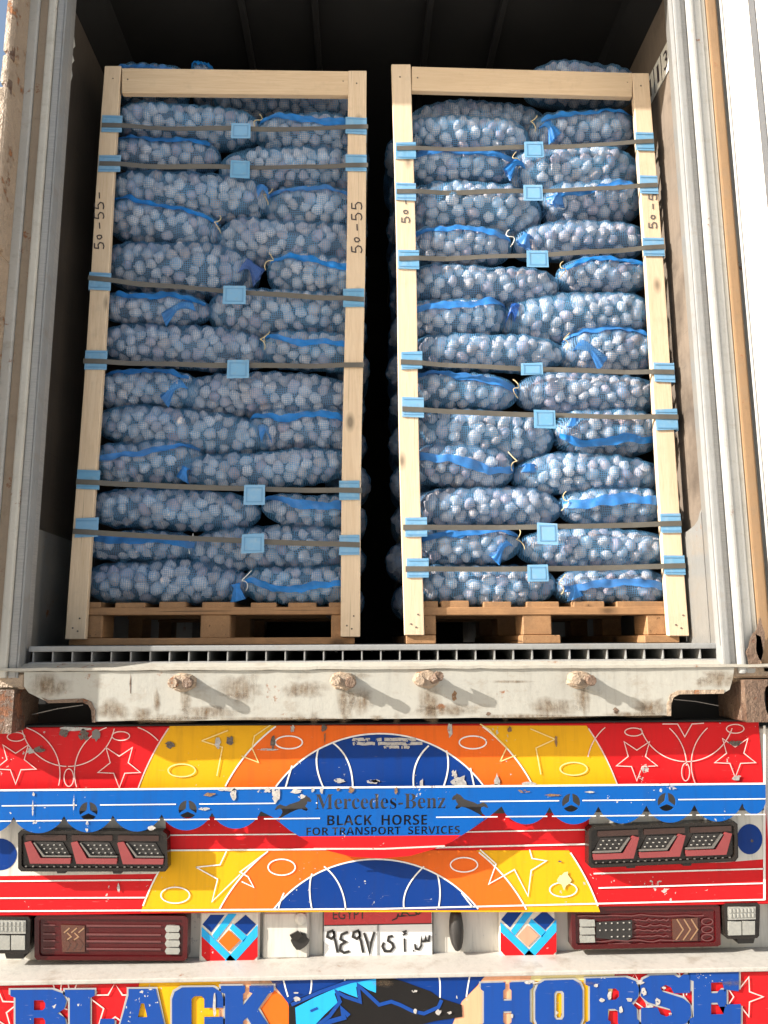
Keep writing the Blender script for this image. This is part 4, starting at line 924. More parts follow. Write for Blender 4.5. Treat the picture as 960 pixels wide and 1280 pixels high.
LET = {
 'B': [[(0, 0), (74, 0), (93, 8), (100, 24), (96, 40), (84, 49), (97, 58), (100, 76), (94, 92), (78, 100), (0, 100), (0, 87), (9, 84), (9, 16), (0, 13)], [(42, 22), (58, 22), (62, 28), (62, 37), (58, 42), (42, 42)], [(42, 58), (58, 58), (62, 64), (62, 75), (58, 80), (42, 80)]],
 'L': [[(0, 0), (60, 0), (60, 13), (51, 17), (51, 79), (68, 79), (72, 60), (100, 60), (100, 100), (0, 100), (0, 87), (10, 84), (10, 17), (0, 13)]],
 'A': [[(24, 0), (76, 0), (95, 84), (100, 87), (100, 100), (57, 100), (57, 88), (64, 84), (62, 74), (39, 74), (37, 84), (43, 88), (43, 100), (0, 100), (0, 87), (5, 84), (24, 13)], [(48, 30), (54, 30), (60, 58), (42, 58)]],
 'C': [[(20, 0), (80, 0), (95, 10), (100, 24), (100, 42), (63, 42), (63, 24), (58, 18), (44, 18), (38, 24), (38, 76), (44, 82), (58, 82), (63, 76), (63, 60), (100, 60), (100, 78), (94, 92), (80, 100), (20, 100), (5, 91), (0, 76), (0, 24), (5, 9)]],
 'K': [[(0, 0), (46, 0), (46, 13), (42, 17), (42, 40), (60, 16), (54, 13), (54, 0), (100, 0), (100, 13), (90, 17), (70, 48), (93, 84), (100, 87), (100, 100), (56, 100), (56, 88), (61, 84), (50, 64), (42, 72), (42, 84), (48, 87), (48, 100), (0, 100), (0, 87), (8, 84), (8, 16), (0, 13)]],
 'H': [[(0, 0), (47, 0), (47, 13), (43, 17), (43, 38), (59, 38), (59, 17), (55, 13), (55, 0), (100, 0), (100, 13), (94, 17), (94, 83), (100, 87), (100, 100), (55, 100), (55, 87), (59, 83), (59, 60), (43, 60), (43, 83), (47, 87), (47, 100), (0, 100), (0, 87), (6, 83), (6, 17), (0, 13)]],
 'O': [[(20, 0), (80, 0), (94, 8), (100, 22), (100, 78), (94, 92), (80, 100), (20, 100), (6, 92), (0, 78), (0, 22), (6, 8)], [(44, 22), (57, 22), (61, 27), (61, 74), (57, 80), (44, 80), (40, 74), (40, 27)]],
 'R': [[(0, 0), (74, 0), (93, 8), (100, 24), (98, 40), (86, 52), (95, 62), (96, 84), (100, 87), (100, 100), (64, 100), (60, 90), (60, 66), (54, 62), (42, 62), (42, 84), (47, 87), (47, 100), (0, 100), (0, 87), (8, 84), (8, 16), (0, 13)], [(42, 22), (56, 22), (62, 28), (62, 38), (56, 44), (42, 44)]],
 'S': [[(20, 0), (66, 0), (76, 6), (84, 0), (98, 0), (98, 36), (66, 36), (60, 24), (50, 19), (40, 24), (44, 32), (84, 46), (98, 58), (100, 80), (92, 94), (78, 100), (32, 100), (22, 94), (15, 100), (2, 100), (2, 62), (34, 62), (40, 76), (52, 81), (62, 76), (58, 66), (16, 52), (2, 40), (0, 20), (6, 7)]],
 'E': [[(0, 0), (96, 0), (96, 38), (68, 38), (64, 20), (42, 20), (42, 40), (54, 40), (58, 34), (72, 34), (72, 66), (58, 66), (54, 58), (42, 58), (42, 80), (66, 80), (70, 62), (100, 62), (100, 100), (0, 100), (0, 87), (8, 84), (8, 16), (0, 13)]]}
for ch, x0, x1, yt, yb in (('B', 13, 83, 1237, 1298), ('L', 81, 143, 1237, 1298), ('A', 145, 210, 1236, 1297), ('C', 215, 279, 1234, 1296), ('K', 276, 342, 1232, 1294), ('H', 601, 666, 1228, 1288), ('O', 669, 728, 1225, 1287), ('R', 732, 799, 1222, 1285), ('S', 800, 864, 1219, 1283), ('E', 862, 926, 1215, 1281)):
    sl_ = -.03 if x0 > 500 else -.01
    mp = lambda p, g_=0: (x0+(x1-x0)*p[0]/100+g_*(1 if p[0] > 50 else -1), yt+(yb-yt)*p[1]/100+g_*(1 if p[1] > 50 else -1)+sl_*(x1-x0)*(p[0]/100-.5))
    o = shape('letter', 'paint_letter', BU, [[mp(p) for p in L_] for L_ in LET[ch]], lb(7))
    shape('letter_outline', 'paint_grey', o, [[mp(p, 2.2) for p in LET[ch][0]]]+[[mp((50+(p[0]-50)*.55, p[1]+(4 if p[1] < 50 else -4)) if ch in 'OH' else p) for p in L_] for L_ in LET[ch][1:]], lb(5.5))
for (x, y, a_, c_, m) in ((745, 1232, 3, 3, 'chip'), (752, 1250, 4, 3, 'chip'), (762, 1244, 3, 6, 'chip'), (776, 1262, 3, 5, 'chip'), (787, 1250, 5, 3, 'chip'), (805, 1240, 4, 7, 'chip'), (822, 1252, 4, 5, 'chip'), (812, 1258, 6, 2.5, 'chip'), (830, 1235, 3, 2, 'chip'), (838, 1268, 2.5, 3, 'chip'), (800, 1228, 6, 3, 'chip'), (371, 1249, 5, 3.5, 'chip'), (370, 1241, 4, 1.5, 'chip'), (518, 1239, 5, 2, 'chip'), (519, 1264, 3, 4, 'chip'), (548, 1265, 4, 5, 'chip'), (562, 1266, 3, 2, 'chip'), (532, 1218, 18, 3, 'chip'), (500, 1217, 14, 2, 'chip'), (664, 1228, 9, 3, 'chip'), (268, 1258, 2.5, 18, 'chip'), (696, 1266, 2, 3, 'chip'), (640, 1270, 2, 4, 'chip'), (30, 1226, 3, 2, 'chip'), (120, 1221, 3, 2, 'chip'), (160, 1221, 5, 2, 'chip')):
    shape('flaked_paint', m, BU, [jag(x, y, a_*1.1, c_*1.1, 10, .5)], lb(9))

off_z = wloc(BU).z                                # paint stops at the lip of the ledge
for o in BU.children_recursive:
    if o.name.startswith(('bumper_ledge',)): continue
    for v in o.data.vertices: v.co.z = min(v.co.z, bz-.0005-off_z)
for x in (120, 300, 500, 700, 880): stain(BU, x+random.uniform(-40, 40), 1229, random.uniform(12, 30), random.uniform(4, 7), lb(10), strength=.6)

# ------------------------------------------------------------------ garlic bulbs and net sacks
def bulb_mesh(seed):
    r_ = random.Random(seed); b = bmesh.new(); prof = [(0, -.80), (.35, -.80), (.75, -.58), (1.0, -.12), (.95, .28), (.70, .60), (.34, .86), (.17, 1.06), (.14, 1.26)]
    n = 18; ph = r_.uniform(0, 6); lobes = r_.choice((5, 6, 7)); rings = []; lean = r_.uniform(-.25, .25)
    big = [r_.uniform(.88, 1.1) for _ in range(lobes)]
    for rr, z in prof[1:]:
        ring = []
        for k in range(n):
            f = 2*math.pi*k/n; q = (f/(2*math.pi)*lobes) % lobes; w_ = min(1, rr*1.2)
            lob = (abs(math.sin(math.pi*q))**.6-.72)*.22*w_+(big[int(q)]-1)*w_
            ring.append(b.verts.new((rr*math.cos(f+ph)*(1+lob)+lean*max(0, z-.3), rr*math.sin(f+ph)*(1+lob), z+.05*r_.uniform(-1, 1)*rr)))
        rings.append(ring)
    for a_, c_ in zip(rings, rings[1:]):
        for k in range(n): b.faces.new((a_[k], a_[(k+1) % n], c_[(k+1) % n], c_[k]))
    b.faces.new(rings[0][::-1]); b.faces.new(rings[-1])
    me = bpy.data.meshes.new('garlic_bulb'); b.to_mesh(me); b.free()
    for p in me.polygons: p.use_smooth = True
    me.materials.append(MATS['garlic']); return me
BULBS = [bulb_mesh(k) for k in range(7)]

def rad_profile(u): return np.clip(1-np.abs(u)**4.2, 0, 1)**.44
def scatter(n, L, Hh, ry, th0, th1, u0, u1):
    """n spread-out bulb centres over the front of a sack"""
    rm = (Hh+ry)/2; pts = []
    for i in range(n):
        best, bd = None, -1
        for _ in range(14):
            u = rng.uniform(u0, u1); th = rng.uniform(th0, th1)
            k = (u*L/2, th*rm*max(.45, rad_profile(np.array(u))))
            d = min(((k[0]-q[0])**2+(k[1]-q[1])**2 for q in pts), default=9)
            if d > bd: best, bd, bu = k, d, (u, th)
        pts.append((*best, *bu))
    a = np.array(pts)
    for _ in range(10):
        d = a[:, None, :2]-a[None, :, :2]; r2 = (d**2).sum(-1)+1e-9; r_ = np.sqrt(r2)
        f = np.clip(.0475-r_, 0, 1)/r_; np.fill_diagonal(f, 0)
        mv = (d*f[..., None]).sum(1)*.35
        a[:, :2] += mv; a[:, 2] += mv[:, 0]/(L/2); a[:, 3] += mv[:, 1]/rm
        a[:, 2] = np.clip(a[:, 2], u0, u1); a[:, 3] = np.clip(a[:, 3], th0, th1)
    return a[:, 2], a[:, 3]

def sack(label, group, L, Hh, ry, loc, tilt=0., yaw=0., band=None, neck=None, tie=None, nb=None, urange=(-.97, .97), thr=(-1.75, 1.75), res=(66, 40), sag=0.):
    """one net sack lying along its x axis, seen side faces -y; loc = its bottom middle"""
    T = thing('garlic_sack', label, 'sack', loc, group, (0, tilt, yaw))
    ax = Hh/2
    lump = rng.uniform(-1, 1, 4); p0, p1 = rng.uniform(0, 6, 2)
    def axis(u): return np.stack([u*L/2, 0*u, ax+sag*(u**2-.4)+.006*lump[0]*np.sin(3*u+p0)], -1)
    def prof(u): return rad_profile(u)*(1+.05*lump[1]*np.sin(4.2*u+p1)+.04*lump[2]*np.sin(7*u+p0))
    rb = .024
    if nb is None: nb = int(L*(Hh+ry*2)*.5*2.05/(.0465**2)*.70)
    U, TH = scatter(nb, L-.03, Hh/2, ry, thr[0], thr[1], *urange)
    rr = rng.uniform(.0195, .0268, len(U))
    pf = prof(U)
    ce = axis(U*(1-.045/L)); ce[:, 1] -= np.maximum(.002, ry*pf-rr)*np.cos(TH); ce[:, 2] += np.maximum(.002, Hh/2*pf-rr)*np.sin(TH)
    for c, r_ in zip(ce, rr):
        o = link('garlic_bulb', BULBS[int(rng.integers(7))], None, T, Vector(c))
        o.scale = (r_*rng.uniform(.9, 1.04), r_*rng.uniform(.9, 1.04), r_*rng.uniform(.76, .9))
        o.rotation_euler = rng.uniform(0, 6.28, 3)
    # core for the bulbs farther in; its colour holds the shade between front ones
    nu, nt = 20, 14
    def grid(nu, nt, fn):
        us = -np.cos(np.linspace(.02, math.pi-.02, nu)); us = np.sign(us)*np.abs(us)**.8
        ts = np.linspace(-math.pi, math.pi, nt, endpoint=False)
        Ug, Tg = np.meshgrid(us, ts, indexing='ij'); return Ug, Tg, fn(Ug, Tg)
    def quads(nu, nt):
        i, j = np.meshgrid(np.arange(nu-1), np.arange(nt), indexing='ij'); jn = (j+1) % nt
        return np.stack([i*nt+j, i*nt+jn, (i+1)*nt+jn, (i+1)*nt+j], -1).reshape(-1, 4)
    def mesh(name, V, Q, mat, uv=None, parent=T, smooth=True):
        me = bpy.data.meshes.new(name); me.from_pydata(V.reshape(-1, 3).tolist(), [], Q.tolist())
        if smooth: me.polygons.foreach_set('use_smooth', [True]*len(me.polygons))
        if uv is not None:
            ul = me.uv_layers.new(); idx = np.zeros(len(me.loops), int); me.loops.foreach_get('vertex_index', idx)
            # unwrap the seam per face
            u_ = uv.reshape(-1, 2)[idx]; q = u_.reshape(-1, 4, 2); per = 2*math.pi*(Hh/2+ry)/2
            q[..., 1] = np.where(q[..., 1] < q[..., 1].max(1, keepdims=True)-per/2, q[..., 1]+per, q[..., 1])
            ul.data.foreach_set('uv', q.reshape(-1).astype(np.float32))
        return link(name, me, mat, parent)
    def base(k, shrink=0.):
        def f(Ug, Tg):
            A = axis(Ug*(1-shrink/L*2)); pr = prof(Ug)*k
            A[..., 1] -= ry*pr*np.cos(Tg); A[..., 2] += Hh/2*pr*np.sin(Tg); return A
        return f
    _, _, V = grid(nu, nt, base(.70, .03)); mesh('inner_garlic', V, quads(nu, nt), 'garlic_shade')
    # net stretched over the bulbs
    nu, nt = res
    Ug, Tg, Bp = grid(nu, nt, base(1.0))
    A = axis(Ug*.95); D = Bp-A; ln = np.linalg.norm(D, axis=-1); Dn = D/np.maximum(ln, 1e-6)[..., None]
    Rm = ln*.925
    for c, r_ in zip(ce, rr*1.15):
        oc = c-A; td = (oc*Dn).sum(-1); h2 = r_*r_-((oc**2).sum(-1)-td**2)
        Rm = np.where(h2 > 0, np.maximum(Rm, td+np.sqrt(np.maximum(h2, 0))), Rm)
    sm = Rm.copy()
    for _ in range(3):
        sm = .5*sm+.125*(np.roll(sm, 1, 1)+np.roll(sm, -1, 1)+np.concatenate([sm[:1], sm[:-1]])+np.concatenate([sm[1:], sm[-1:]]))
    Rm = np.maximum(Rm, sm)+.001
    V = A+Dn*Rm[..., None]
    uv = np.stack([Ug*L/2, Tg*(Hh/2+ry)/2], -1)
    mesh('net', V, quads(nu, nt), 'net', uv)
    def onnet(u, th, lift=.002):
        iu = np.interp(u, Ug[:, 0], np.arange(nu)); jt = (th+math.pi)/(2*math.pi)*nt
        i = np.clip(iu.astype(int), 0, nu-2); fu = (iu-i)[..., None]; j = np.floor(jt).astype(int) % nt; ft = (jt-np.floor(jt))[..., None]; jn = (j+1) % nt
        q = (V[i, j]*(1-fu)+V[i+1, j]*fu)*(1-ft)+(V[i, jn]*(1-fu)+V[i+1, jn]*fu)*ft
        dn = (Dn[i, j]+Dn[i, jn]); dn /= np.maximum(np.linalg.norm(dn, axis=-1, keepdims=True), 1e-6)
        return q+dn*lift
    if band:
        # seam band: (start u, end u, list of heights across the sack in -1..1, half width m)
        ua, ub, hs, hw = band
        m = 46; us = np.linspace(ua, ub, m); hh = np.interp(np.linspace(0, 1, m), np.linspace(0, 1, len(hs)), hs)
        hh = hh-.10+.05*np.sin(np.linspace(0, 9, m)+p0)+.03*np.sin(np.linspace(0, 23, m)+p1)
        th = np.arcsin(np.clip(hh, -.97, .97)); dth = hw*rng.uniform(.72, 1.2)/(.5*(Hh/2+ry))
        wv = hw*(1+.15*np.sin(np.linspace(0, 14, m)+p1))/hw
        k = 5; G = np.stack([onnet(us, th+dth*wv*(2*a/(k-1)-1), .003+.0025*(1 if a in (0, k-1) else 0)+.0018*np.sin(np.linspace(0, 40, m)+a*1.5)[:, None]) for a in range(k)], 1)
        G[:, (0, -1), 2] += rng.uniform(-.0034, .0034, (m, 2))
        for _ in range(1): G[1:-1] = .5*G[1:-1]+.25*(G[:-2]+G[2:])
        i, j = np.meshgrid(np.arange(m-1), np.arange(k-1), indexing='ij')
        Q = np.stack([i*k+j, i*k+j+1, (i+1)*k+j+1, (i+1)*k+j], -1).reshape(-1, 4)
        ub_ = np.stack([np.repeat((us*L/2)[:, None], k, 1), np.repeat(np.linspace(-hw, hw, k)[None], m, 0)], -1)
        G[..., 1] = np.minimum(G[..., 1], G[..., 1])
        mesh('seam_band', G, Q, 'seam_blue', ub_)
    if neck:
        # gathered mouth of the sack: fluted twist from the end outwards; neck = (side, du(m), dz(m), width)
        sd, dxn, dzn, wn_ = neck
        s0 = np.array([sd*(L/2-.05), -ry*.72, ax+.0*Hh]); m, k = 16, 20
        tt = np.linspace(0, 1, m); cl = np.stack([s0[0]+sd*dxn*tt, s0[1]-.012*np.sin(tt*3.1), s0[2]+dzn*tt+.012*np.sin(tt*4)], -1)
        w_ = wn_*np.interp(tt, [0, .25, .55, .8, 1], [1.0, .62, .42, .75, 1.0]); an = np.linspace(0, 2*math.pi, k, endpoint=False)
        dv = np.array([sd*dxn, 0, dzn]); dv /= np.linalg.norm(dv); pv = np.array([-dv[2], 0, dv[0]])
        fl = 1+.28*np.cos(5*an[None]+tt[:, None]*2.2+p0)*(.4+tt[:, None])
        G = cl[:, None]+pv*(w_[:, None]*np.cos(an)*fl)[..., None]+np.array([0, 1, 0])*(w_[:, None]*.45*np.sin(an)*fl)[..., None]
        ub_ = np.stack([np.repeat((tt*dxn)[:, None], k, 1), np.repeat((an*wn_)[None], m, 0)], -1)
        i, j = np.meshgrid(np.arange(m-1), np.arange(k), indexing='ij'); jn = (j+1) % k
        Q = np.stack([i*k+j, i*k+jn, (i+1)*k+jn, (i+1)*k+j], -1).reshape(-1, 4)
        mesh('sack_neck', G, Q, 'seam_blue' if wn_ < .03 else 'net_dense', ub_)
    if tie:
        sd, col = tie
        c = np.array([sd*(L/2-.02), -ry*.55, ax+.2*Hh]); pts = []
        nn = 12
        for q in range(nn):
            a_ = q/(nn-1); pts.append((c[0]+.012*math.sin(a_*7+p0)+sd*.012*a_, c[1]-.014*math.sin(a_*3.1)-.006, c[2]+(.01-.055*a_)+.006*math.cos(a_*9)))
        b = bmesh.new(); tube(b, pts, .0016, 5)
        me = bpy.data.meshes.new('tie_string'); b.to_mesh(me); b.free(); link('tie_string', me, col, T)
    return T

NUM = ['top', 'second', 'third', 'fourth', 'fifth', 'sixth', 'seventh', 'eighth', 'ninth', 'tenth', 'eleventh', 'twelfth', 'bottom']
def row(side, idx, kind, x0, x1, y0, y1, tl=0., **kw):
    """one sack of the front of a pallet by the pixel box it fills; tl = fall of its axis in pixels across its width"""
    if side == 0: x0 -= 12*(x0 < 156-3.1*idx); x1 += 8*(x1 > 424)
    else: x0 -= 9*(x0 < 532); x1 += 8*(x1 > 792)
    ys = YP+.018
    p, q = P(x0, y0, ys), P(x1, y1, ys); tilt = math.atan2(tl, x1-x0)
    L = abs(q.x-p.x)*1.03; Hh = abs(p.z-q.z)*1.05-abs(math.tan(tilt))*L*.55
    ry = min(.115, max(.075, Hh*.62)); cx = (p.x+q.x)/2; zb = min(p.z, q.z)-Hh*.02+abs(math.tan(tilt))*L*.27
    where = ('shaded' if side == 0 else 'sunlit'); rw = 'bottom row' if idx == 12 else ('top row' if idx == 0 else NUM[idx]+' row from the top')
    lab = ('long garlic sack in the %s of the %s pallet' if kind == 'long' else 'shorter blue-banded garlic sack in the %s of the %s pallet') % (rw, where)
    return sack(lab, 'garlic sacks on the front of the pallets', L, Hh, ry, (cx, ys+ry*.93+random.uniform(0, .012), zb), tilt, random.uniform(-.03, .03), **kw)
HW = .0148
def bd(a, b, *h, hw=HW): return (a, b, list(h), hw)
# shaded pallet
row(0, 0, 'long', 148, 320, 114, 166, 8); row(0, 0, 'short', 318, 446, 126, 178, 4, band=bd(-.9, .9, .35, .3, .1, .2), tie=(-1, 'string'))
row(0, 1, 'short', 142, 268, 160, 201, 6, band=bd(-.9, .85, .72, .6, .5)); row(0, 1, 'long', 272, 446, 168, 224, -4)
row(0, 2, 'long', 138, 333, 196, 262, 18, neck=(1, .04, .01, .02)); row(0, 2, 'short', 328, 446, 216, 276, 6, band=bd(-.92, .9, .3, .55, .45, .3), tie=(-1, 'string'))
row(0, 3, 'short', 132, 266, 232, 298, 24, band=bd(-.93, .93, .62, .5, .45, .35), tie=(1, 'string')); row(0, 3, 'long', 267, 444, 258, 320, 4)
row(0, 4, 'long', 130, 314, 284, 356, 14, neck=(1, .06, -.03, .03)); row(0, 4, 'short', 330, 444, 303, 362, 10, band=bd(-.9, .9, .4, .35, .25, .1), tie=(-1, 'string'))
row(0, 5, 'short', 127, 255, 354, 398, 8, band=bd(-.6, .93, .5, .45, .4, hw=.016), neck=(1, -.10, -.045, .022)); row(0, 5, 'long', 255, 440, 346, 412, 6)
row(0, 6, 'long', 124, 333, 392, 452, 12, tie=(1, 'string')); row(0, 6, 'short', 324, 440, 404, 454, 6, band=bd(-.95, .9, .6, .1, .15, .1), tie=(-1, 'string'))
row(0, 7, 'short', 122, 246, 454, 503, -2, band=bd(-.9, .8, .75, .68, .7), neck=(1, -.07, -.05, .022)); row(0, 7, 'long', 222, 438, 456, 515, 2)
row(0, 8, 'long', 120, 336, 497, 563, 22, neck=(1, .035, .012, .028)); row(0, 8, 'short', 307, 438, 501, 557, 4, band=bd(-.93, .9, .62, .35, .5, .45))
row(0, 9, 'short', 118, 248, 542, 600, -4, band=bd(-.95, .93, .0, .2, .4, .65, hw=.016)); row(0, 9, 'long', 221, 436, 554, 606, -12, neck=(-1, .02, -.03, .02))
row(0, 10, 'long', 112, 318, 605, 660, 6); row(0, 10, 'short', 326, 436, 612, 656, 6, band=bd(-.95, .9, .75, .35, .2, .3))
row(0, 11, 'short', 110, 242, 660, 699, 2, band=bd(-.8, .93, .5, .35, .4, .2, hw=.016), tie=(-1, 'string')); row(0, 11, 'long', 231, 436, 652, 711, -4, tie=(-1, 'string_white'))
row(0, 12, 'long', 107, 307, 697, 756, 8, neck=(1, .015, -.045, .022)); row(0, 12, 'short', 303, 436, 704, 754, 0, band=bd(-.95, .93, .2, -.1, -.05, .1), tie=(-1, 'string_white'))
# sunlit pallet
row(1, 0, 'long', 512, 666, 128, 182, 8); row(1, 0, 'short', 668, 797, 121, 173, -6, band=bd(-.8, .95, .2, .45, .5, .62, hw=.016), neck=(-1, -.04, -.05, .026), tie=(-1, 'string'))
row(1, 1, 'short', 512, 650, 177, 216, -2, band=bd(-.95, .93, .35, .55, .45, .25, hw=.016), tie=(1, 'string')); row(1, 1, 'long', 640, 804, 164, 233, -8, neck=(-1, .06, -.03, .022))
row(1, 2, 'long', 512, 682, 211, 281, 10); row(1, 2, 'short', 684, 806, 211, 266, -4, band=bd(-.95, .95, -.15, .1, .35, .42), neck=(-1, .01, -.035, .025))
row(1, 3, 'short', 515, 643, 269, 319, 4, band=bd(-.96, .95, .3, .5, .5, .35, .25, hw=.016), tie=(1, 'string_white')); row(1, 3, 'long', 648, 812, 262, 313, -8, neck=(-1, .02, -.03, .025))
row(1, 4, 'long', 515, 705, 319, 372, 2); row(1, 4, 'short', 703, 814, 312, 356, -4, band=bd(-.9, .95, .3, .6, .6, .55, hw=.016), tie=(-1, 'string'))
row(1, 5, 'short', 516, 638, 363, 412, -2, band=bd(-.95, .95, .1, .35, .45, .7, hw=.016)); row(1, 5, 'long', 634, 822, 351, 420, -10, neck=(-1, .03, .012, .034))
row(1, 6, 'long', 518, 711, 408, 456, 4); row(1, 6, 'short', 705, 824, 399, 459, 0, band=bd(-.95, .95, .6, .72, .7, .62), neck=(-1, -.09, -.06, .026), tie=(-1, 'string'))
row(1, 7, 'short', 518, 649, 454, 506, 12, band=bd(-.96, .95, .65, .72, .5, .15, hw=.016), tie=(1, 'string')); row(1, 7, 'long', 651, 827, 457, 512, 2)
row(1, 8, 'long', 520, 699, 500, 571, 10); row(1, 8, 'short', 701, 830, 501, 563, 0, band=bd(-.95, .95, -.45, -.5, -.4, -.45, hw=.016), neck=(-1, .0, .045, .024))
row(1, 9, 'short', 521, 646, 546, 606, 8, band=bd(-.96, .95, .35, .1, .0, -.2, -.25), tie=(1, 'string')); row(1, 9, 'long', 647, 832, 561, 614, -2, neck=(-1, .0, .03, .026))
row(1, 10, 'long', 522, 708, 603, 656, 4); row(1, 10, 'short', 706, 834, 604, 653, 0, band=bd(-.95, .95, .1, .2, .25, .15, hw=.016), tie=(-1, 'string'))
row(1, 11, 'short', 524, 656, 654, 704, -4, band=bd(-.96, .93, .3, .6, .65, .72), neck=(1, -.05, -.05, .02), tie=(1, 'string')); row(1, 11, 'long', 654, 838, 657, 707, 0)
row(1, 12, 'long', 526, 701, 702, 757, 2); row(1, 12, 'short', 700, 840, 708, 756, -2, band=bd(-.9, .95, -.05, .2, .15, .1, hw=.016), neck=(-1, -.01, -.03, .025), tie=(-1, 'string'))
# sacks lying on top and just under the beams
def free(label, x0, x1, y0, y1, ys, **kw):
    p, q = P(x0, y0, ys), P(x1, y1, ys); L = q.x-p.x; Hh = p.z-q.z
    return sack(label, 'garlic sacks lying on top of the stacks', L, Hh, .10, ((p.x+q.x)/2, ys+.1, q.z), 0, 0, **kw)
free('half hidden garlic sack behind the beam at the top of the sunlit stack', 512, 692, 112, 160, YP+.10, nb=85)
free('garlic sack lying flat on top of the sunlit stack', 660, 808, 62, 112, YP+.06, sag=-.01)
free('garlic sack on top of the shaded stack at its hinge side corner', 134, 228, 62, 112, YP+.06, band=bd(-.9, .7, .35, .3, .25))
free('small tuft of blue net sack on top of the shaded stack', 234, 266, 62, 112, YP+.10, band=bd(-.8, .8, .5, .5), nb=20, res=(30, 28))
free('garlic sack buried behind the top beam of the shaded stack', 262, 442, 84, 128, YP+.08, nb=75)
# ends of the sacks of the second row, bulging past the posts into the gap between the stacks
for side in (0, 1):
    for k in range(13):
        zc = FLOOR+.155+k*.1485
        xp = (.012 if side == 0 else .135)+random.uniform(-.014, .012)
        yw = 1.5708 if side == 0 else -1.5708
        sack('shaded sack bulging into the gap, %s on the %s stack' % (('lowest' if k == 0 else NUM[12-k]+' from the top' if k < 12 else 'topmost'), 'shaded' if side == 0 else 'sunlit'), 'garlic sacks along the gap between the stacks', .5, .152, .09,
             (xp-.067*(1 if side == 0 else -1), YP+.46, zc-.076), 0, yw, nb=26, urange=((-.97, -.3) if side == 0 else (.3, .97)), res=(40, 26))

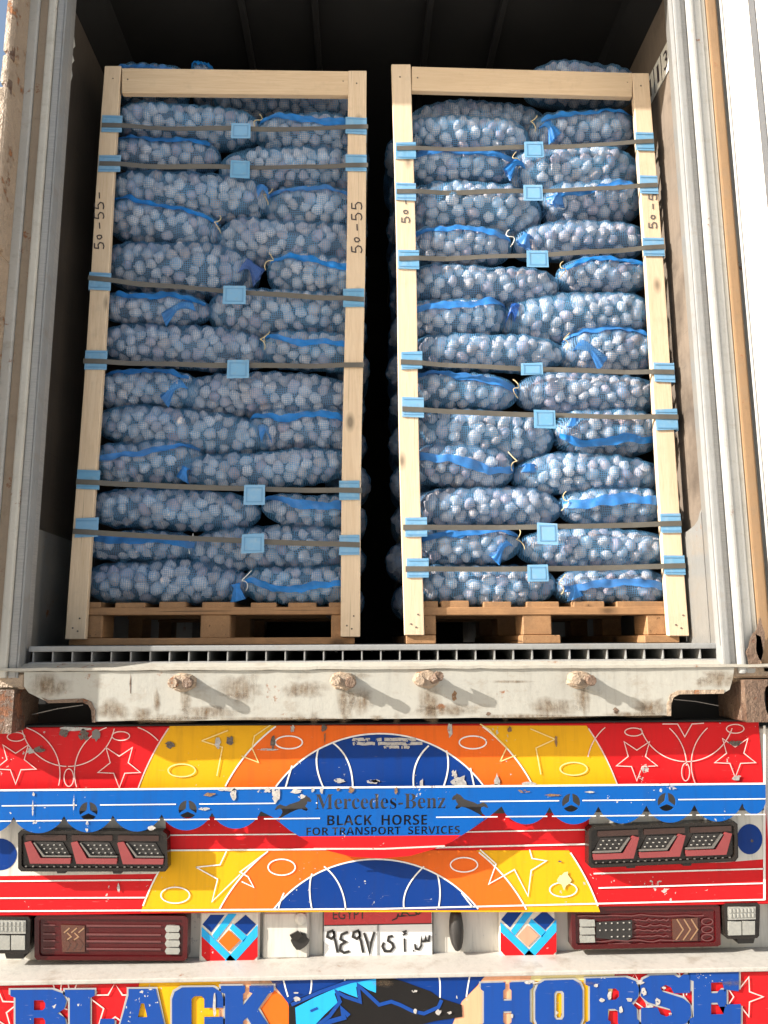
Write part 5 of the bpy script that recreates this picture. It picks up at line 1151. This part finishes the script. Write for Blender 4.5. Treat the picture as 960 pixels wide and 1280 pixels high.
# ------------------------------------------------------------------ packing straps with blue corner protectors and cards
def strap(side, i, n, x0, y0, x1, y1, prot, card):
    ys = YP-.007
    a_, c_ = P(x0, y0, ys), P(x1, y1, ys)
    where = 'shaded' if side == 0 else 'sunlit'
    T = thing('packing_strap', '%s dark strap from the top around the %s pallet' % (('first', 'second', 'third', 'fourth', 'fifth', 'sixth', 'lowest')[i if i < n-1 else 6], where), 'strap', ((a_.x+c_.x)/2, ys, (a_.z+c_.z)/2), 'straps round the garlic pallets')
    m = 40; hw = .0085; b = bmesh.new(); rows = []
    for k in range(m+1):
        t_ = k/m; s_ = min(1, max(0, (min(t_, 1-t_)-.07)/.1))
        y = ys+.011*s_-.003*math.sin(t_*17+i)*s_; z = a_.z+(c_.z-a_.z)*t_-.004*math.sin(math.pi*t_)
        x = a_.x+(c_.x-a_.x)*t_; tw = .25*math.sin(t_*9+i*2)*s_
        rows.append([b.verts.new((x, y+dy_, z+dz_)) for dz_, dy_ in ((hw, tw*.006), (-hw, -tw*.006), (-hw, .0015-tw*.006), (hw, .0015+tw*.006))])
    for r1, r2 in zip(rows, rows[1:]):
        for k in range(4): b.faces.new((r1[k], r2[k], r2[(k+1) % 4], r1[(k+1) % 4]))
    for s, r_, xs in ((-1, rows[0], a_.x), (1, rows[-1], c_.x)):
        box(b, min(xs, xs-.0015*s), max(xs, xs-.0015*s), ys+.002, YP+.9, r_[1].co.z, r_[0].co.z, 0)
    emit('strap_band', b, 'strap', T)
    for (px0, py0, px1, py1, sgn) in prot:
        p, q = P(px0, py0, YP-.004), P(px1, py1, YP-.004)
        b = bmesh.new(); sk = random.uniform(-.004, .004)
        quadprism(b, [(p.x, q.z), (q.x, q.z+sk), (q.x, p.z+sk), (p.x, p.z)], YP-.0045, YP-.0022)
        xo = p.x if sgn < 0 else q.x
        box(b, xo-.0012, xo+.0012, YP-.0021, YP+.05, q.z, p.z, 0)
        pr = emit('corner_protector', b, 'tag_blue', T)
        b = bmesh.new(); zs = (p.z-q.z)
        for f in (.12, .88): box(b, p.x+.004, q.x-.004, YP-.0058, YP-.0047, q.z+zs*f-.0015, q.z+zs*f+.0015, 0)
        emit('moulded_rib', b, 'tag_blue_edge', pr)
    if card:
        px0, py0, px1, py1 = card
        yc = ys-.0035; p, q = P(px0, py0, yc), P(px1, py1, yc); b = bmesh.new(); sk = random.uniform(-.004, .004)
        quadprism(b, [(p.x, q.z), (q.x, q.z+sk), (q.x-.001, p.z+sk), (p.x+.001, p.z)], yc, yc+.0022)
        cd_ = emit('plastic_card', b, 'tag_blue', T)
        b = bmesh.new()
        for f in (.15, .85): box(b, p.x+.008, q.x-.008, yc-.0012, yc-.0002, q.z+(p.z-q.z)*f-.0015, q.z+(p.z-q.z)*f+.0015, 0)
        for f in (.14, .86): box(b, p.x+(q.x-p.x)*f-.0015, p.x+(q.x-p.x)*f+.0015, yc-.0012, yc-.0002, q.z+(p.z-q.z)*.15, q.z+(p.z-q.z)*.85, 0)
        emit('moulded_rib', b, 'tag_blue_edge', cd_)
for i, a_ in enumerate((
    (127, 156, 460, 158, ((128, 144, 152, 165, -1), (432, 146, 458, 167, 1)), (289, 154, 313, 173)),
    (124, 204, 460, 206, ((124, 194, 150, 215, -1), (432, 193, 458, 214, 1)), (288, 200, 312, 222)),
    (110, 347, 455, 374, ((112, 340, 138, 362, -1), (429, 361, 455, 384, 1)), (279, 357, 307, 380)),
    (104, 451, 455, 456, ((107, 438, 133, 462, -1),), (284, 450, 311, 473)),
    (95, 602, 452, 613, ((97, 587, 124, 611, -1), (424, 601, 449, 625, 1)), (305, 606, 331, 631)),
    (91, 664, 450, 681, ((95, 648, 122, 672, -1), (424, 669, 449, 694, 1)), (302, 668, 330, 692)))): strap(0, i, 6, *a_)
for i, a_ in enumerate((
    (496, 185, 817, 176, ((495, 178, 520, 199, -1), (794, 165, 818, 188, 1)), (655, 177, 680, 197)),
    (496, 239, 822, 231, ((495, 228, 520, 250, -1), (799, 219, 823, 242, 1)), (654, 231, 679, 251)),
    (499, 323, 831, 308, ((498, 312, 524, 336, -1), (803, 297, 831, 320, 1)), (658, 313, 686, 334)),
    (501, 452, 843, 465, ((502, 440, 528, 462, -1), (817, 453, 844, 477, 1)), (651, 454, 679, 469)),
    (503, 511, 848, 521, ((503, 496, 530, 521, -1), (819, 512, 848, 538, 1)), (667, 512, 695, 535)),
    (504, 659, 852, 654, ((507, 647, 534, 671, -1), (825, 642, 852, 666, 1)), (671, 653, 698, 680)),
    (507, 711, 857, 707, ((509, 698, 536, 722, -1), (829, 694, 857, 718, 1)), (659, 706, 686, 727)))): strap(1, i, 7, *a_)
